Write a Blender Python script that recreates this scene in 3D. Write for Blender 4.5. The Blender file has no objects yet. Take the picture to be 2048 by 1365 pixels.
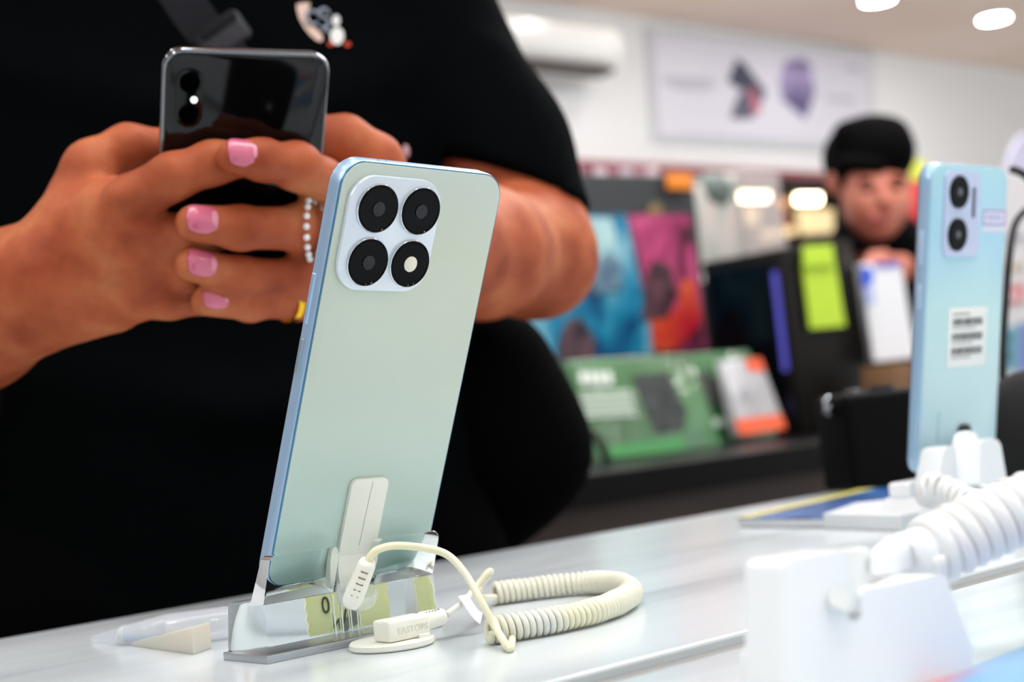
import bpy, bmesh, math, random
import numpy as np
from mathutils import Vector, Matrix, noise as mnoise
from mathutils.bvhtree import BVHTree

random.seed(7)
SC = bpy.context.scene
COL = SC.collection
PI = math.pi

# ------------------------------------------------------------------ camera
TT = 0.92                       # table top height
CZ = TT + 0.079                 # camera height
FPX = 3100.0
RIGHT = np.array([0.7409, -0.6642, -0.0994]); UP = np.array([0.0408, -0.1032, 0.9938])
RIGHT = RIGHT/np.linalg.norm(RIGHT); UP = UP-RIGHT*UP.dot(RIGHT); UP /= np.linalg.norm(UP)
BACK = np.cross(RIGHT, UP)
cd = bpy.data.cameras.new('camera')
cam = bpy.data.objects.new('camera', cd); COL.objects.link(cam)
cam.matrix_world = Matrix([[RIGHT[0], UP[0], BACK[0], 0], [RIGHT[1], UP[1], BACK[1], 0],
                           [RIGHT[2], UP[2], BACK[2], CZ], [0, 0, 0, 1]])
cd.sensor_width = 36; cd.lens = FPX/2048*36; cd.clip_start = .02; cd.clip_end = 60
cd.dof.use_dof = True; cd.dof.focus_distance = 0.562; cd.dof.aperture_fstop = 8.6
SC.camera = cam

# ------------------------------------------------------------------ light and exposure
SC.view_settings.view_transform = 'Standard'; SC.view_settings.look = 'None'
SC.view_settings.gamma = 1; SC.view_settings.use_curve_mapping = False
SC.view_settings.exposure = 0.22
W = bpy.data.worlds.new('world'); SC.world = W; W.use_nodes = True
W.node_tree.nodes['Background'].inputs[0].default_value = (0.86, 0.95, 1.0, 1)
W.node_tree.nodes['Background'].inputs[1].default_value = 0.75
def area(name, loc, target, sx, sy, power, color=(1, 1, 1)):
    l = bpy.data.lights.new(name, 'AREA'); l.shape = 'RECTANGLE'; l.size = sx; l.size_y = sy
    l.energy = power; l.color = color
    o = bpy.data.objects.new(name, l); COL.objects.link(o); o.location = loc
    o.rotation_euler = (Vector(target)-Vector(loc)).to_track_quat('-Z', 'Y').to_euler()
    return o
area('added_ceiling_fill', (0.6, 0.1, 2.46), (0.6, 0.1, 0), 1.6, 0.5, 15, (.95, .98, 1))  # unseen area fills added below the ceiling for soft light, not fitted panels
area('added_ceiling_fill', (-0.9, 0.7, 2.46), (0.2, 0.7, 1.0), 0.6, 1.6, 19, (.96, .98, 1))
area('added_ceiling_fill', (2.2, 1.2, 2.46), (1.9, 1.6, 0), 1.6, 0.5, 20, (.97, .98, 1))
area('added_ceiling_fill', (3.6, 2.6, 2.46), (3.8, 3.2, 0), 2.4, 0.6, 22, (1, .98, .96))
area('added_ceiling_fill', (6.0, 2.0, 2.46), (6.2, 3.0, 0), 2.4, 0.6, 24, (1, .97, .95))

# ------------------------------------------------------------------ pixel helpers: a view ray met with a real plane or depth
def ray(px, py):
    return RIGHT*((px-1024)/FPX) - UP*((py-682.5)/FPX) - BACK
O = np.array([0, 0, CZ])
def P(px, py, dep): return O + ray(px, py)*dep
def Z(px, py, z): d = ray(px, py); return O + d*((z-CZ)/d[2])
def Y(px, py, y): d = ray(px, py); return O + d*(y/d[1])

# ------------------------------------------------------------------ materials
def s2l(c):
    if isinstance(c, str):
        c = [int(c[i:i+2], 16)/255 for i in (0, 2, 4)]
    return tuple((v/12.92 if v <= .04045 else ((v+.055)/1.055)**2.4) for v in c) + (1,)
MATS = {}
def mat(name, col='808080', rough=.5, metal=0, **k):
    if name in MATS: return MATS[name]
    m = bpy.data.materials.new(name); m.use_nodes = True; MATS[name] = m
    b = m.node_tree.nodes['Principled BSDF']
    b.inputs['Base Color'].default_value = s2l(col)
    b.inputs['Roughness'].default_value = rough
    b.inputs['Metallic'].default_value = metal
    for kk, v in k.items():
        key = {'trans': 'Transmission Weight', 'ior': 'IOR', 'spec': 'Specular IOR Level', 'coat': 'Coat Weight',
               'coat_rough': 'Coat Roughness', 'sss': 'Subsurface Weight', 'sheen': 'Sheen Weight', 'alpha': 'Alpha',
               'emit': 'Emission Strength', 'ecol': 'Emission Color'}.get(kk)
        if kk == 'ecol': v = s2l(v)
        if key: b.inputs[key].default_value = v
    return m
def nodes(m): return m.node_tree.nodes, m.node_tree.links, m.node_tree.nodes['Principled BSDF']
def noise_color(m, c1, c2, scale=10, detail=3, stretch=(1, 1, 1), lo=.35, hi=.65, mid=None, coord='Object', distort=0):
    N, L, b = nodes(m)
    tc = N.new('ShaderNodeTexCoord'); mp = N.new('ShaderNodeMapping'); mp.inputs['Scale'].default_value = stretch
    n = N.new('ShaderNodeTexNoise'); n.inputs['Scale'].default_value = scale; n.inputs['Detail'].default_value = detail
    n.inputs['Distortion'].default_value = distort
    r = N.new('ShaderNodeValToRGB'); r.color_ramp.elements[0].position = lo; r.color_ramp.elements[1].position = hi
    r.color_ramp.elements[0].color = s2l(c1); r.color_ramp.elements[1].color = s2l(c2)
    if mid:
        e = r.color_ramp.elements.new((lo+hi)/2); e.color = s2l(mid)
    L.new(tc.outputs[coord], mp.inputs[0]); L.new(mp.outputs[0], n.inputs['Vector']); L.new(n.outputs[0], r.inputs[0])
    L.new(r.outputs[0], b.inputs['Base Color'])
    return m
def bump(m, scale=100, strength=.2, dist=.001, detail=2, stretch=(1, 1, 1)):
    N, L, b = nodes(m)
    tc = N.new('ShaderNodeTexCoord'); mp = N.new('ShaderNodeMapping'); mp.inputs['Scale'].default_value = stretch
    n = N.new('ShaderNodeTexNoise'); n.inputs['Scale'].default_value = scale; n.inputs['Detail'].default_value = detail
    bp = N.new('ShaderNodeBump'); bp.inputs['Strength'].default_value = strength; bp.inputs['Distance'].default_value = dist
    L.new(tc.outputs['Object'], mp.inputs[0]); L.new(mp.outputs[0], n.inputs['Vector'])
    L.new(n.outputs[0], bp.inputs['Height']); L.new(bp.outputs[0], b.inputs['Normal'])
    return m
def ramp_color(m, axis, pts, lo, hi, wob=0.0, wscale=6):
    """colour bands along an object-space axis from lo to hi (metres), wobbled by noise"""
    N, L, b = nodes(m)
    tc = N.new('ShaderNodeTexCoord'); sx = N.new('ShaderNodeSeparateXYZ'); L.new(tc.outputs['Object'], sx.inputs[0])
    mr = N.new('ShaderNodeMapRange'); mr.inputs[1].default_value = lo; mr.inputs[2].default_value = hi
    src = sx.outputs[axis]
    if wob:
        n = N.new('ShaderNodeTexNoise'); n.inputs['Scale'].default_value = wscale; n.inputs['Detail'].default_value = 3
        L.new(tc.outputs['Object'], n.inputs['Vector'])
        ma = N.new('ShaderNodeMath'); ma.operation = 'MULTIPLY_ADD'; ma.inputs[1].default_value = wob
        L.new(n.outputs[0], ma.inputs[0]); L.new(src, ma.inputs[2]); src = ma.outputs[0]
        mr.inputs[1].default_value = lo+wob*.5; mr.inputs[2].default_value = hi+wob*.5
    L.new(src, mr.inputs[0])
    r = N.new('ShaderNodeValToRGB'); L.new(mr.outputs[0], r.inputs[0])
    while len(r.color_ramp.elements) < len(pts): r.color_ramp.elements.new(.5)
    for e, (p, c) in zip(r.color_ramp.elements, sorted(pts)): e.position = p
    for e, (p, c) in zip(r.color_ramp.elements, sorted(pts)): e.color = s2l(c)
    L.new(r.outputs[0], b.inputs['Base Color'])
    return m

# ------------------------------------------------------------------ object helpers
WM = {}
def tag(o, label=None, cat=None, group=None, kind=None):
    if label: o['label'] = label
    if cat: o['category'] = cat
    if group: o['group'] = group
    if kind: o['kind'] = kind
    return o
def thing(name, label, cat, loc=(0, 0, 0), R=None, group=None):
    o = bpy.data.objects.new(name, None); COL.objects.link(o); o.empty_display_size = .02
    M = Matrix.Translation(Vector(loc))
    if R is not None: M = M @ (R.to_4x4() if isinstance(R, Matrix) else Matrix([list(r) for r in R]).to_4x4())
    o.matrix_world = M; WM[o] = M
    return tag(o, label, cat, group)
def mesh(name, V, F, m, parent=None, local=False, smooth=False, auto=None, label=None):
    """V in world coordinates (or the parent's own frame when local)"""
    V = np.asarray(V, dtype=float)
    if parent is not None and not local:
        Mi = np.array(WM[parent].inverted()); V = V @ Mi[:3, :3].T + Mi[:3, 3]
    me = bpy.data.meshes.new(name)
    if parent is None:
        c = np.array([V[:, 0].mean(), V[:, 1].mean(), V[:, 2].min()]); V = V-c
    me.from_pydata(V.tolist(), [], [list(map(int, f)) for f in F]) if not isinstance(F, np.ndarray) else from_np(me, V, F)
    me.validate(); me.materials.append(m)
    o = bpy.data.objects.new(name, me); COL.objects.link(o)
    if parent is not None:
        o.parent = parent; WM[o] = WM[parent]
    else:
        o.location = c; WM[o] = Matrix.Translation(Vector(c))
    if smooth or auto:
        me.polygons.foreach_set('use_smooth', [True]*len(me.polygons))
    if auto:
        bm = bmesh.new(); bm.from_mesh(me)
        for e in bm.edges:
            if len(e.link_faces) == 2 and e.calc_face_angle(0) > math.radians(auto): e.smooth = False
        bm.to_mesh(me); bm.free()
    if label: o['label'] = label
    return o
def from_np(me, V, F):
    me.vertices.add(len(V)); me.vertices.foreach_set('co', V.ravel())
    k = F.shape[1]; me.loops.add(F.size); me.polygons.add(len(F))
    me.loops.foreach_set('vertex_index', F.ravel().astype(np.int32))
    me.polygons.foreach_set('loop_start', np.arange(0, F.size, k, dtype=np.int32))
    me.update(calc_edges=True)
class MB:
    def __init__(s): s.V = []; s.F = []
    def add(s, V, F):
        n = len(s.V); s.V += [tuple(v) for v in V]; s.F += [[i+n for i in f] for f in F]; return s
    def build(s, name, m, parent=None, **k): return mesh(name, s.V, s.F, m, parent, **k)
def tf(V, loc=(0, 0, 0), R=None):
    V = np.asarray(V, float)
    if R is not None: V = V @ np.asarray(R, float).T
    return V + np.asarray(loc, float)
def rotx(a): c, s = math.cos(a), math.sin(a); return np.array([[1, 0, 0], [0, c, -s], [0, s, c]])
def roty(a): c, s = math.cos(a), math.sin(a); return np.array([[c, 0, s], [0, 1, 0], [-s, 0, c]])
def rotz(a): c, s = math.cos(a), math.sin(a); return np.array([[c, -s, 0], [s, c, 0], [0, 0, 1]])
def box(lo, hi, bev=0, seg=2):
    bm = bmesh.new(); bmesh.ops.create_cube(bm, size=1)
    lo = Vector(lo); hi = Vector(hi)
    for v in bm.verts: v.co = Vector([(lo[i]+hi[i])/2 + v.co[i]*(hi[i]-lo[i]) for i in range(3)])
    if bev: bmesh.ops.bevel(bm, geom=bm.edges[:], offset=bev, segments=seg, profile=.5, affect='EDGES')
    bm.verts.index_update()
    V = [tuple(v.co) for v in bm.verts]; F = [[v.index for v in f.verts] for f in bm.faces]; bm.free(); return V, F
def hexa(b, t, bev=0, seg=2):
    """solid from four bottom points b and four top points t"""
    bm = bmesh.new(); vs = [bm.verts.new(p) for p in list(b)+list(t)]
    for f in ([3, 2, 1, 0], [4, 5, 6, 7], [0, 1, 5, 4], [1, 2, 6, 5], [2, 3, 7, 6], [3, 0, 4, 7]): bm.faces.new([vs[i] for i in f])
    bmesh.ops.recalc_face_normals(bm, faces=bm.faces[:])
    if bev: bmesh.ops.bevel(bm, geom=bm.edges[:], offset=bev, segments=seg, profile=.5, affect='EDGES')
    bm.verts.index_update()
    V = [tuple(v.co) for v in bm.verts]; F = [[v.index for v in f.verts] for f in bm.faces]; bm.free(); return V, F
def rr(x0, x1, z0, z1, r, n=8, ins=0):
    """rounded rectangle outline (x,z), counter-clockwise"""
    x0 += ins; x1 -= ins; z0 += ins; z1 -= ins; rs = [max(q-ins, 1e-5) for q in (r if isinstance(r, (tuple, list)) else (r,)*4)]
    pts = []
    for (cx, cz, a0, q) in ((x1-rs[0], z0+rs[0], -90, rs[0]), (x1-rs[1], z1-rs[1], 0, rs[1]), (x0+rs[2], z1-rs[2], 90, rs[2]), (x0+rs[3], z0+rs[3], 180, rs[3])):
        for i in range(n+1):
            a = math.radians(a0+90*i/n); pts.append((cx+q*math.cos(a), cz+q*math.sin(a)))
    return pts
def loft(rings, cap=True, closed=True):
    """rings: lists of 3D points with equal count"""
    V = [p for r in rings for p in r]; n = len(rings[0]); F = []
    for k in range(len(rings)-1):
        for i in range(n if closed else n-1):
            j = (i+1) % n; F.append([k*n+i, k*n+j, (k+1)*n+j, (k+1)*n+i])
    if cap: F.append(list(range(n))[::-1]); F.append([(len(rings)-1)*n+i for i in range(n)])
    return V, F
def rrprism(x0, x1, z0, z1, r, y0, y1, c=0.0004, n=8):
    """rounded-rect plate lying in xz, from y0 (front, towards -y) to y1, chamfered"""
    R = []
    for y, ins in ((y0, c), (y0+c*.3, c*.3), (y0+c, 0), (y1-c, 0), (y1-c*.3, c*.3), (y1, c)):
        R.append([(x, y, z) for x, z in rr(x0, x1, z0, z1, r, n, ins)])
    return loft(R)
def disc(c, ax, r, h, n=32, bev=0):
    """cylinder from c along unit ax for h"""
    ax = np.asarray(ax, float); ax /= np.linalg.norm(ax)
    a = np.cross(ax, [0, 0, 1]) if abs(ax[2]) < .9 else np.cross(ax, [1, 0, 0]); a /= np.linalg.norm(a); b = np.cross(ax, a)
    prof = [(0, r)] + [(h, r)] if not bev else [(0, r-bev), (bev, r), (h-bev, r), (h, r-bev)]
    R = [[tuple(np.asarray(c)+ax*t+a*q*math.cos(2*PI*i/n)+b*q*math.sin(2*PI*i/n)) for i in range(n)] for t, q in prof]
    return loft(R)
def lathe(c, ax, prof, n=32, cap=True):
    ax = np.asarray(ax, float); ax /= np.linalg.norm(ax)
    a = np.cross(ax, [0, 0, 1]) if abs(ax[2]) < .9 else np.cross(ax, [1, 0, 0]); a /= np.linalg.norm(a); b = np.cross(ax, a)
    return loft([[tuple(np.asarray(c)+ax*t+a*q*math.cos(2*PI*i/n)+b*q*math.sin(2*PI*i/n)) for i in range(n)] for t, q in prof], cap)
def catmull(pts, n=8):
    p = [np.asarray(q, float) for q in pts]; p = [2*p[0]-p[1]]+p+[2*p[-1]-p[-2]]; out = []
    for i in range(1, len(p)-2):
        for k in range(n):
            t = k/n; a, b, c, d = p[i-1:i+3]
            out.append(.5*((2*b)+(-a+c)*t+(2*a-5*b+4*c-d)*t*t+(-a+3*b-3*c+d)*t**3))
    out.append(p[-2]); return np.array(out)
def frames(path):
    T = np.gradient(path, axis=0); T /= np.linalg.norm(T, axis=1)[:, None]
    u = np.cross(T[0], [0, 0, 1.]);
    if np.linalg.norm(u) < .1: u = np.cross(T[0], [1., 0, 0])
    u /= np.linalg.norm(u); U = [u]
    for i in range(1, len(path)):
        u = U[-1]-T[i]*U[-1].dot(T[i]); U.append(u/np.linalg.norm(u))
    U = np.array(U); return T, U, np.cross(T, U)
def tube(path, r, n=12, cap=True):
    path = np.asarray(path, float); T, U, B = frames(path); m = len(path)
    r = np.broadcast_to(np.asarray(r, float), (m,)); a = np.arange(n)*2*PI/n
    V = path[:, None, :]+r[:, None, None]*(U[:, None, :]*np.cos(a)[None, :, None]+B[:, None, :]*np.sin(a)[None, :, None])
    V = V.reshape(-1, 3); i = np.arange(m-1)[:, None]*n; j = np.arange(n)[None]; k = (j+1) % n
    F = np.stack([i+j, i+k, i+n+k, i+n+j], -1).reshape(-1, 4).tolist()
    if cap: F.append(list(range(n))[::-1]); F.append([(m-1)*n+q for q in range(n)])
    return V.tolist(), F
def resample(path, step):
    d = np.r_[0, np.cumsum(np.linalg.norm(np.diff(path, axis=0), axis=1))]; n = max(2, int(d[-1]/step)); s = np.linspace(0, d[-1], n)
    return np.stack([np.interp(s, d, path[:, i]) for i in range(3)], 1), s
def coil(path, R, pitch, wire, steps=18, n=8, jitter=0, Rf=None):
    """helix of radius R around a path; returns the wire's centre line"""
    p, s = resample(path, pitch/steps); T, U, B = frames(p)
    ph = 2*PI*s/pitch
    Rr = np.full(len(p), R) if Rf is None else R*Rf(s/s[-1])
    if jitter: Rr = Rr*(1+jitter*np.sin(s*311)+jitter*np.sin(s*97+1))
    c = p+Rr[:, None]*(U*np.cos(ph)[:, None]+B*np.sin(ph)[:, None])
    return c
def sphere(c, r, nu=20, nv=12, R=None):
    r = np.broadcast_to(np.asarray(r, float), (3,)); V = [(0, 0, -1)]
    for j in range(1, nv):
        t = -PI/2+PI*j/nv
        for i in range(nu): V.append((math.cos(t)*math.cos(2*PI*i/nu), math.cos(t)*math.sin(2*PI*i/nu), math.sin(t)))
    V.append((0, 0, 1)); F = []
    for i in range(nu):
        k = (i+1) % nu; F.append([0, 1+k, 1+i]); F.append([len(V)-1, 1+(nv-2)*nu+i, 1+(nv-2)*nu+k])
        for j in range(nv-2): F.append([1+j*nu+i, 1+j*nu+k, 1+(j+1)*nu+k, 1+(j+1)*nu+i])
    return tf(np.array(V)*r, c, R), F
def text(name, s, size, M, m, parent, ext=.0001, label=None):
    cu = bpy.data.curves.new(name, 'FONT'); cu.body = s; cu.size = size; cu.extrude = ext; cu.align_x = 'CENTER'; cu.align_y = 'CENTER'
    t = bpy.data.objects.new(name, cu); COL.objects.link(t); bpy.context.view_layer.update()
    me = bpy.data.meshes.new_from_object(t.evaluated_get(bpy.context.evaluated_depsgraph_get()))
    bpy.data.objects.remove(t); V = [M @ v.co for v in me.vertices]; F = [list(p.vertices) for p in me.polygons]
    bpy.data.meshes.remove(me)
    return mesh(name, [tuple(v) for v in V], F, m, parent, label=label, local=True)

# ------------------------------------------------------------------ signed-distance bodies turned into one smooth surface
def smin(a, b, k):
    h = np.maximum(k-np.abs(a-b), 0)/k
    return np.minimum(a, b)-h*h*k*.25
class SDF:
    def __init__(s, lo, hi, h):
        s.lo = np.array(lo, float); s.h = h; s.n = np.ceil((np.array(hi)-s.lo)/h).astype(int)+1
        s.D = np.full(tuple(s.n), 1.0, np.float32)
    def sub(s, lo, hi):
        a = np.clip(np.floor((lo-s.lo)/s.h).astype(int), 0, s.n-1); b = np.clip(np.ceil((hi-s.lo)/s.h).astype(int)+1, 0, s.n)
        sl = tuple(slice(x, max(y, x)) for x, y in zip(a, b))
        g = np.meshgrid(*[(s.lo[i]+s.h*np.arange(sl[i].start, sl[i].stop)).astype(np.float32) for i in range(3)], indexing='ij')
        return sl, g
    def cap(s, a, b, r1, r2, k=.006, flat=None, op='add'):
        a = np.asarray(a, float); b = np.asarray(b, float); m = max(r1, r2)*(1.0 if flat is None else max(1, 1/flat[1]))+k+3*s.h
        sl, g = s.sub(np.minimum(a, b)-m, np.maximum(a, b)+m)
        ab = b-a; L2 = max(ab.dot(ab), 1e-12); q = [g[i]-a[i] for i in range(3)]
        t = np.clip((q[0]*ab[0]+q[1]*ab[1]+q[2]*ab[2])/L2, 0, 1)
        w = [q[i]-t*ab[i] for i in range(3)]
        if flat is not None:
            nrm = np.asarray(flat[0], float); nrm = nrm/np.linalg.norm(nrm); d = (w[0]*nrm[0]+w[1]*nrm[1]+w[2]*nrm[2])*(flat[1]-1)
            w = [w[i]+d*nrm[i] for i in range(3)]
        d = np.sqrt(w[0]**2+w[1]**2+w[2]**2)-(r1+(r2-r1)*t)
        s.put(sl, d, k, op)
    def ell(s, c, r, R=None, k=.006, op='add'):
        c = np.asarray(c, float); r = np.broadcast_to(np.asarray(r, float), (3,)); m = max(r)+k+3*s.h
        sl, g = s.sub(c-m, c+m); q = [g[i]-c[i] for i in range(3)]
        if R is not None: q = [sum(q[j]*R[j][i] for j in range(3)) for i in range(3)]
        l = np.sqrt(sum((q[i]/r[i])**2 for i in range(3))); l2 = np.sqrt(sum((q[i]/r[i]**2)**2 for i in range(3)))+1e-9
        s.put(sl, l*(l-1)/l2, k, op)
    def put(s, sl, d, k, op):
        D = s.D[sl]
        s.D[sl] = smin(D, d, k) if op == 'add' else -smin(-D, d, k)
    def chain(s, pts, rs, k=.004, kout=.004):
        """a finger as its own smooth chain, merged into the body with kout"""
        t = SDF.__new__(SDF); t.lo = s.lo; t.h = s.h; t.n = s.n
        lo = np.min(pts, 0)-max(rs)-.012; hi = np.max(pts, 0)+max(rs)+.012
        sl, g = s.sub(lo, hi); t.D = None
        u = SDF(s.lo+s.h*np.array([q.start for q in sl]), s.lo+s.h*np.array([q.start for q in sl]), s.h)
        u.n = np.array([q.stop-q.start for q in sl]); u.D = np.full(tuple(u.n), 1.0, np.float32)
        for i in range(len(pts)-1): u.cap(pts[i], pts[i+1], rs[i], rs[i+1], k)
        s.D[sl] = smin(s.D[sl], u.D, kout)
    def mesh(s):
        D = s.D; I = D < 0
        nx, ny, nz = D.shape
        cnt = np.zeros((nx-1, ny-1, nz-1), np.int8)
        for a in (0, 1):
            for b in (0, 1):
                for c in (0, 1): cnt += I[a:nx-1+a, b:ny-1+b, c:nz-1+c]
        act = np.argwhere((cnt > 0) & (cnt < 8)); idx = np.full(cnt.shape, -1, np.int32)
        idx[act[:, 0], act[:, 1], act[:, 2]] = np.arange(len(act))
        cv = {}
        for a in (0, 1):
            for b in (0, 1):
                for c in (0, 1): cv[a, b, c] = D[act[:, 0]+a, act[:, 1]+b, act[:, 2]+c]
        S = np.zeros((len(act), 3)); C = np.zeros(len(act))
        for p in cv:
            for ax in range(3):
                if p[ax]: continue
                q = list(p); q[ax] = 1; q = tuple(q); A, B = cv[p], cv[q]; m = (A < 0) != (B < 0)
                t = np.where(m, A/np.where(m, A-B, 1), 0); v = np.tile(np.array(p, float), (len(act), 1)); v[:, ax] = t
                S += v*m[:, None]; C += m
        V = s.lo+s.h*(act+S/C[:, None]); F = []
        for ax in range(3):
            o1, o2 = [(1, 2), (2, 0), (0, 1)][ax]
            A = I; sl0 = [slice(None)]*3; sl1 = [slice(None)]*3; sl0[ax] = slice(0, -1); sl1[ax] = slice(1, None)
            E = np.argwhere(A[tuple(sl0)] != A[tuple(sl1)])
            ok = (E[:, o1] > 0) & (E[:, o2] > 0) & (E[:, o1] < D.shape[o1]-1) & (E[:, o2] < D.shape[o2]-1); E = E[ok]
            fl = A[E[:, 0], E[:, 1], E[:, 2]]
            def g(d1, d2):
                q = E.copy(); q[:, o1] += d1; q[:, o2] += d2; return idx[q[:, 0], q[:, 1], q[:, 2]]
            quad = np.stack([g(-1, -1), g(0, -1), g(0, 0), g(-1, 0)], 1)
            quad[~fl] = quad[~fl][:, ::-1]; F.append(quad)
        F = np.concatenate(F); F = F[(F >= 0).all(1)]
        return V, F
def bbox(pts, m): p = np.array(pts); return p.min(0)-m, p.max(0)+m
def join(parts):
    V = []; F = []; n = 0
    for v, f in parts: V.append(np.asarray(v, float)); F.append(np.asarray(f)+n); n += len(v)
    return np.concatenate(V), np.concatenate(F)
def bvh_of(V, F): return BVHTree.FromPolygons([tuple(v) for v in V], [tuple(map(int, f)) for f in F])

# ================================================================== the room
wallm = mat('wall paint', 'E7E8EA', .8)
ceilm = noise_color(mat('beige ceiling paint', 'F4DECF', .85), 'F2DBCB', 'F7E6DB', 1.2)
floorm = noise_color(mat('pale floor tile', 'D2CDC8', .3), 'BDBBB8', 'CAC9C7', 3)
def st(o): o['kind'] = 'structure'; return o
HC = CZ+1.5
v, F_ = box((-3.5, -3, HC), (11, 6.2, HC+.1)); st(mesh('ceiling', v, F_, ceilm))
v, F_ = box((-3.5, -3, -.05), (11, 6.2, 0)); st(mesh('floor', v, F_, floorm))
w = MB()
w.add(*box((-3.5, 4.0, CZ+.905), (11, 4.12, HC)))          # white upper wall above the opening to the next stall
w.add(*box((-3.5, 4.0, 0), (4.9, 4.12, CZ+.905))); w.add(*box((6.3, 4.0, 0), (11, 4.12, CZ+.905)))
st(w.build('wall_back', wallm))
v, F_ = box((-3.6, -3, 0), (-3.5, 6.2, HC)); st(mesh('wall_left', v, F_, wallm))
v, F_ = box((3.0, 5.6, 0), (9.5, 5.7, HC)); st(mesh('wall_recess', v, F_, mat('dark brown wall', '2A1712', .7)))
w = MB(); w.add(*box((-3.5, 3.96, CZ+.885), (6.9, 3.999, CZ+.915), .004)); st(w.build('trim_1', mat('maroon trim', '8E3A44', .5)))

# ================================================================== the front display counter
marble = mat('white marble laminate', 'E9ECED', .19, spec=.38)
noise_color(marble, 'BBC5CA', 'D8DFE3', 5, 5, (.5, 3.5, 1), .3, .62, mid='CFD7DB', distort=.6)
cab = mat('white cabinet laminate', 'D8D8D8', .5)
counter = thing('display_counter', 'long white marble topped display counter in the foreground', 'counter', (1.2, .4, 0))
mesh('countertop', *box((-1.2, .3440, TT-.03), (4.2, .711, TT), .0012), marble, counter)
mesh('front_ledge', *box((-1.2, .06, TT-.03), (4.2, .324, TT), .0012), marble, counter)
mesh('groove', *box((-1.2, .324, TT-.03), (4.2, .3440, TT-.0035)), mat('grey groove strip', '8B8A88', .6, spec=.2), counter, label='grey recessed groove strip')
mesh('cabinet', *box((-1.15, .09, 0), (4.15, .69, TT-.03), .003), cab, counter)

# ================================================================== phones
frost = mat('frosted pearl glass', 'D0D6CC', .34, metal=.25, spec=.6)
ramp_color(frost, 2, [(0, 'A9C8C2'), (.25, 'B9CFC8'), (.55, 'C4CEC1'), (.8, 'C8CFBE'), (1, 'CCD6D0')], -.02, .17, .05, 9)
silver = mat('pale blue anodised metal', 'A9C6E4', .38, metal=.65)
silver2 = mat('silver island metal', 'DDE4EC', .28, metal=.35)
lensb = mat('black lens glass', '020203', .05, spec=.10)
lensr = mat('dark lens barrel', '2B2E31', .3)
chrome = mat('bright metal', 'D8DDE2', .15, metal=1)
scr = mat('black glass', '050506', .05, coat=.5)
R1 = np.array([[.9989, .0044, .0475], [.0146, .9203, -.391], [-.0454, .3913, .9191]])
ph = thing('smartphone', 'pale pearl smartphone with four round black lenses, standing in the clear acrylic holder', 'phone', (.3467, .49, CZ-.0566), R1)
W1, H1, T1 = .0748, .1625, .0079
def lo_(name, vf, m, par, **k): return mesh(name, vf[0], vf[1], m, par, local=True, auto=35, **k)
lo_('frame', rrprism(-W1/2, W1/2, 0, H1, .0098, .0005, T1-.0006, .0009, 12), silver, ph)
lo_('edge_trim', rrprism(-W1/2+.0002, W1/2-.0002, .0002, H1-.0002, .0096, .0001, .0008, .0003, 12), mat('blue edge line', '4D7F9E', .25, metal=.6), ph, label='thin blue line around the back panel')
lo_('back_panel', rrprism(-W1/2+.0007, W1/2-.0007, .0007, H1-.0007, .0091, -.0002, .0007, .0003, 12), frost, ph)
lo_('screen', rrprism(-W1/2+.0006, W1/2-.0006, .0006, H1-.0006, .0092, T1-.0008, T1, .0003, 12), scr, ph)
isl = lo_('camera_island', rrprism(-.0338, .0072, .1163, .1580, .0102, -.0024, -.0001, .0006, 12), silver2, ph)
for i, (x, z) in enumerate(((-.0218, .1465), (-.0026, .1468), (-.0218, .1270), (-.0028, .1272))):
    c = (x, -.0024, z)
    ln = lo_('lens', lathe(c, (0, -1, 0), [(-.0005, .0086), (.0013, .0086), (.0015, .0084), (.0016, .0080), (.0013, .0078)], 48), lensb, isl)
    lo_('lens_ring', lathe(c, (0, -1, 0), [(0, .0089), (.0010, .0089), (.0012, .0087)], 48, True), chrome, isl)
    if i < 3:
        lo_('inner_glass', lathe((x, -.0038, z), (0, -1, 0), [(-.0002, .0026), (.0002, .0026), (.00025, .0019), (.0002, .0012), (.0003, .0006)], 28), mat('smoky lens centre', '15181A', .15, spec=.3), isl)
    else:
        lo_('flash', lathe((x, -.0037, z), (0, -1, 0), [(0, .0029), (.0002, .0029), (.0006, .0022), (.0009, .001)], 28), mat('flash diffuser', 'E9E4D2', .2), isl, label='cream flash lamp in the fourth lens circle')
for i, (z0, z1, y0) in enumerate(((.1015, .1203, .0040), (.0832, .0962, .0040))):
    v, F_ = box((-W1/2-.0006, y0, z0), (-W1/2+.001, y0+.0024, z1), .0006, 3)
    lo_('volume_button' if i == 0 else 'power_button', (v, F_), silver if i == 0 else mat('grey power key', '8FA3B0', .35, metal=.5), ph)
for x in (-.020, -.0165):
    lo_('microphone_hole', disc((x, .004, H1-.0002), (0, 0, 1), .0004, .0003, 12), lensr, ph)

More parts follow.
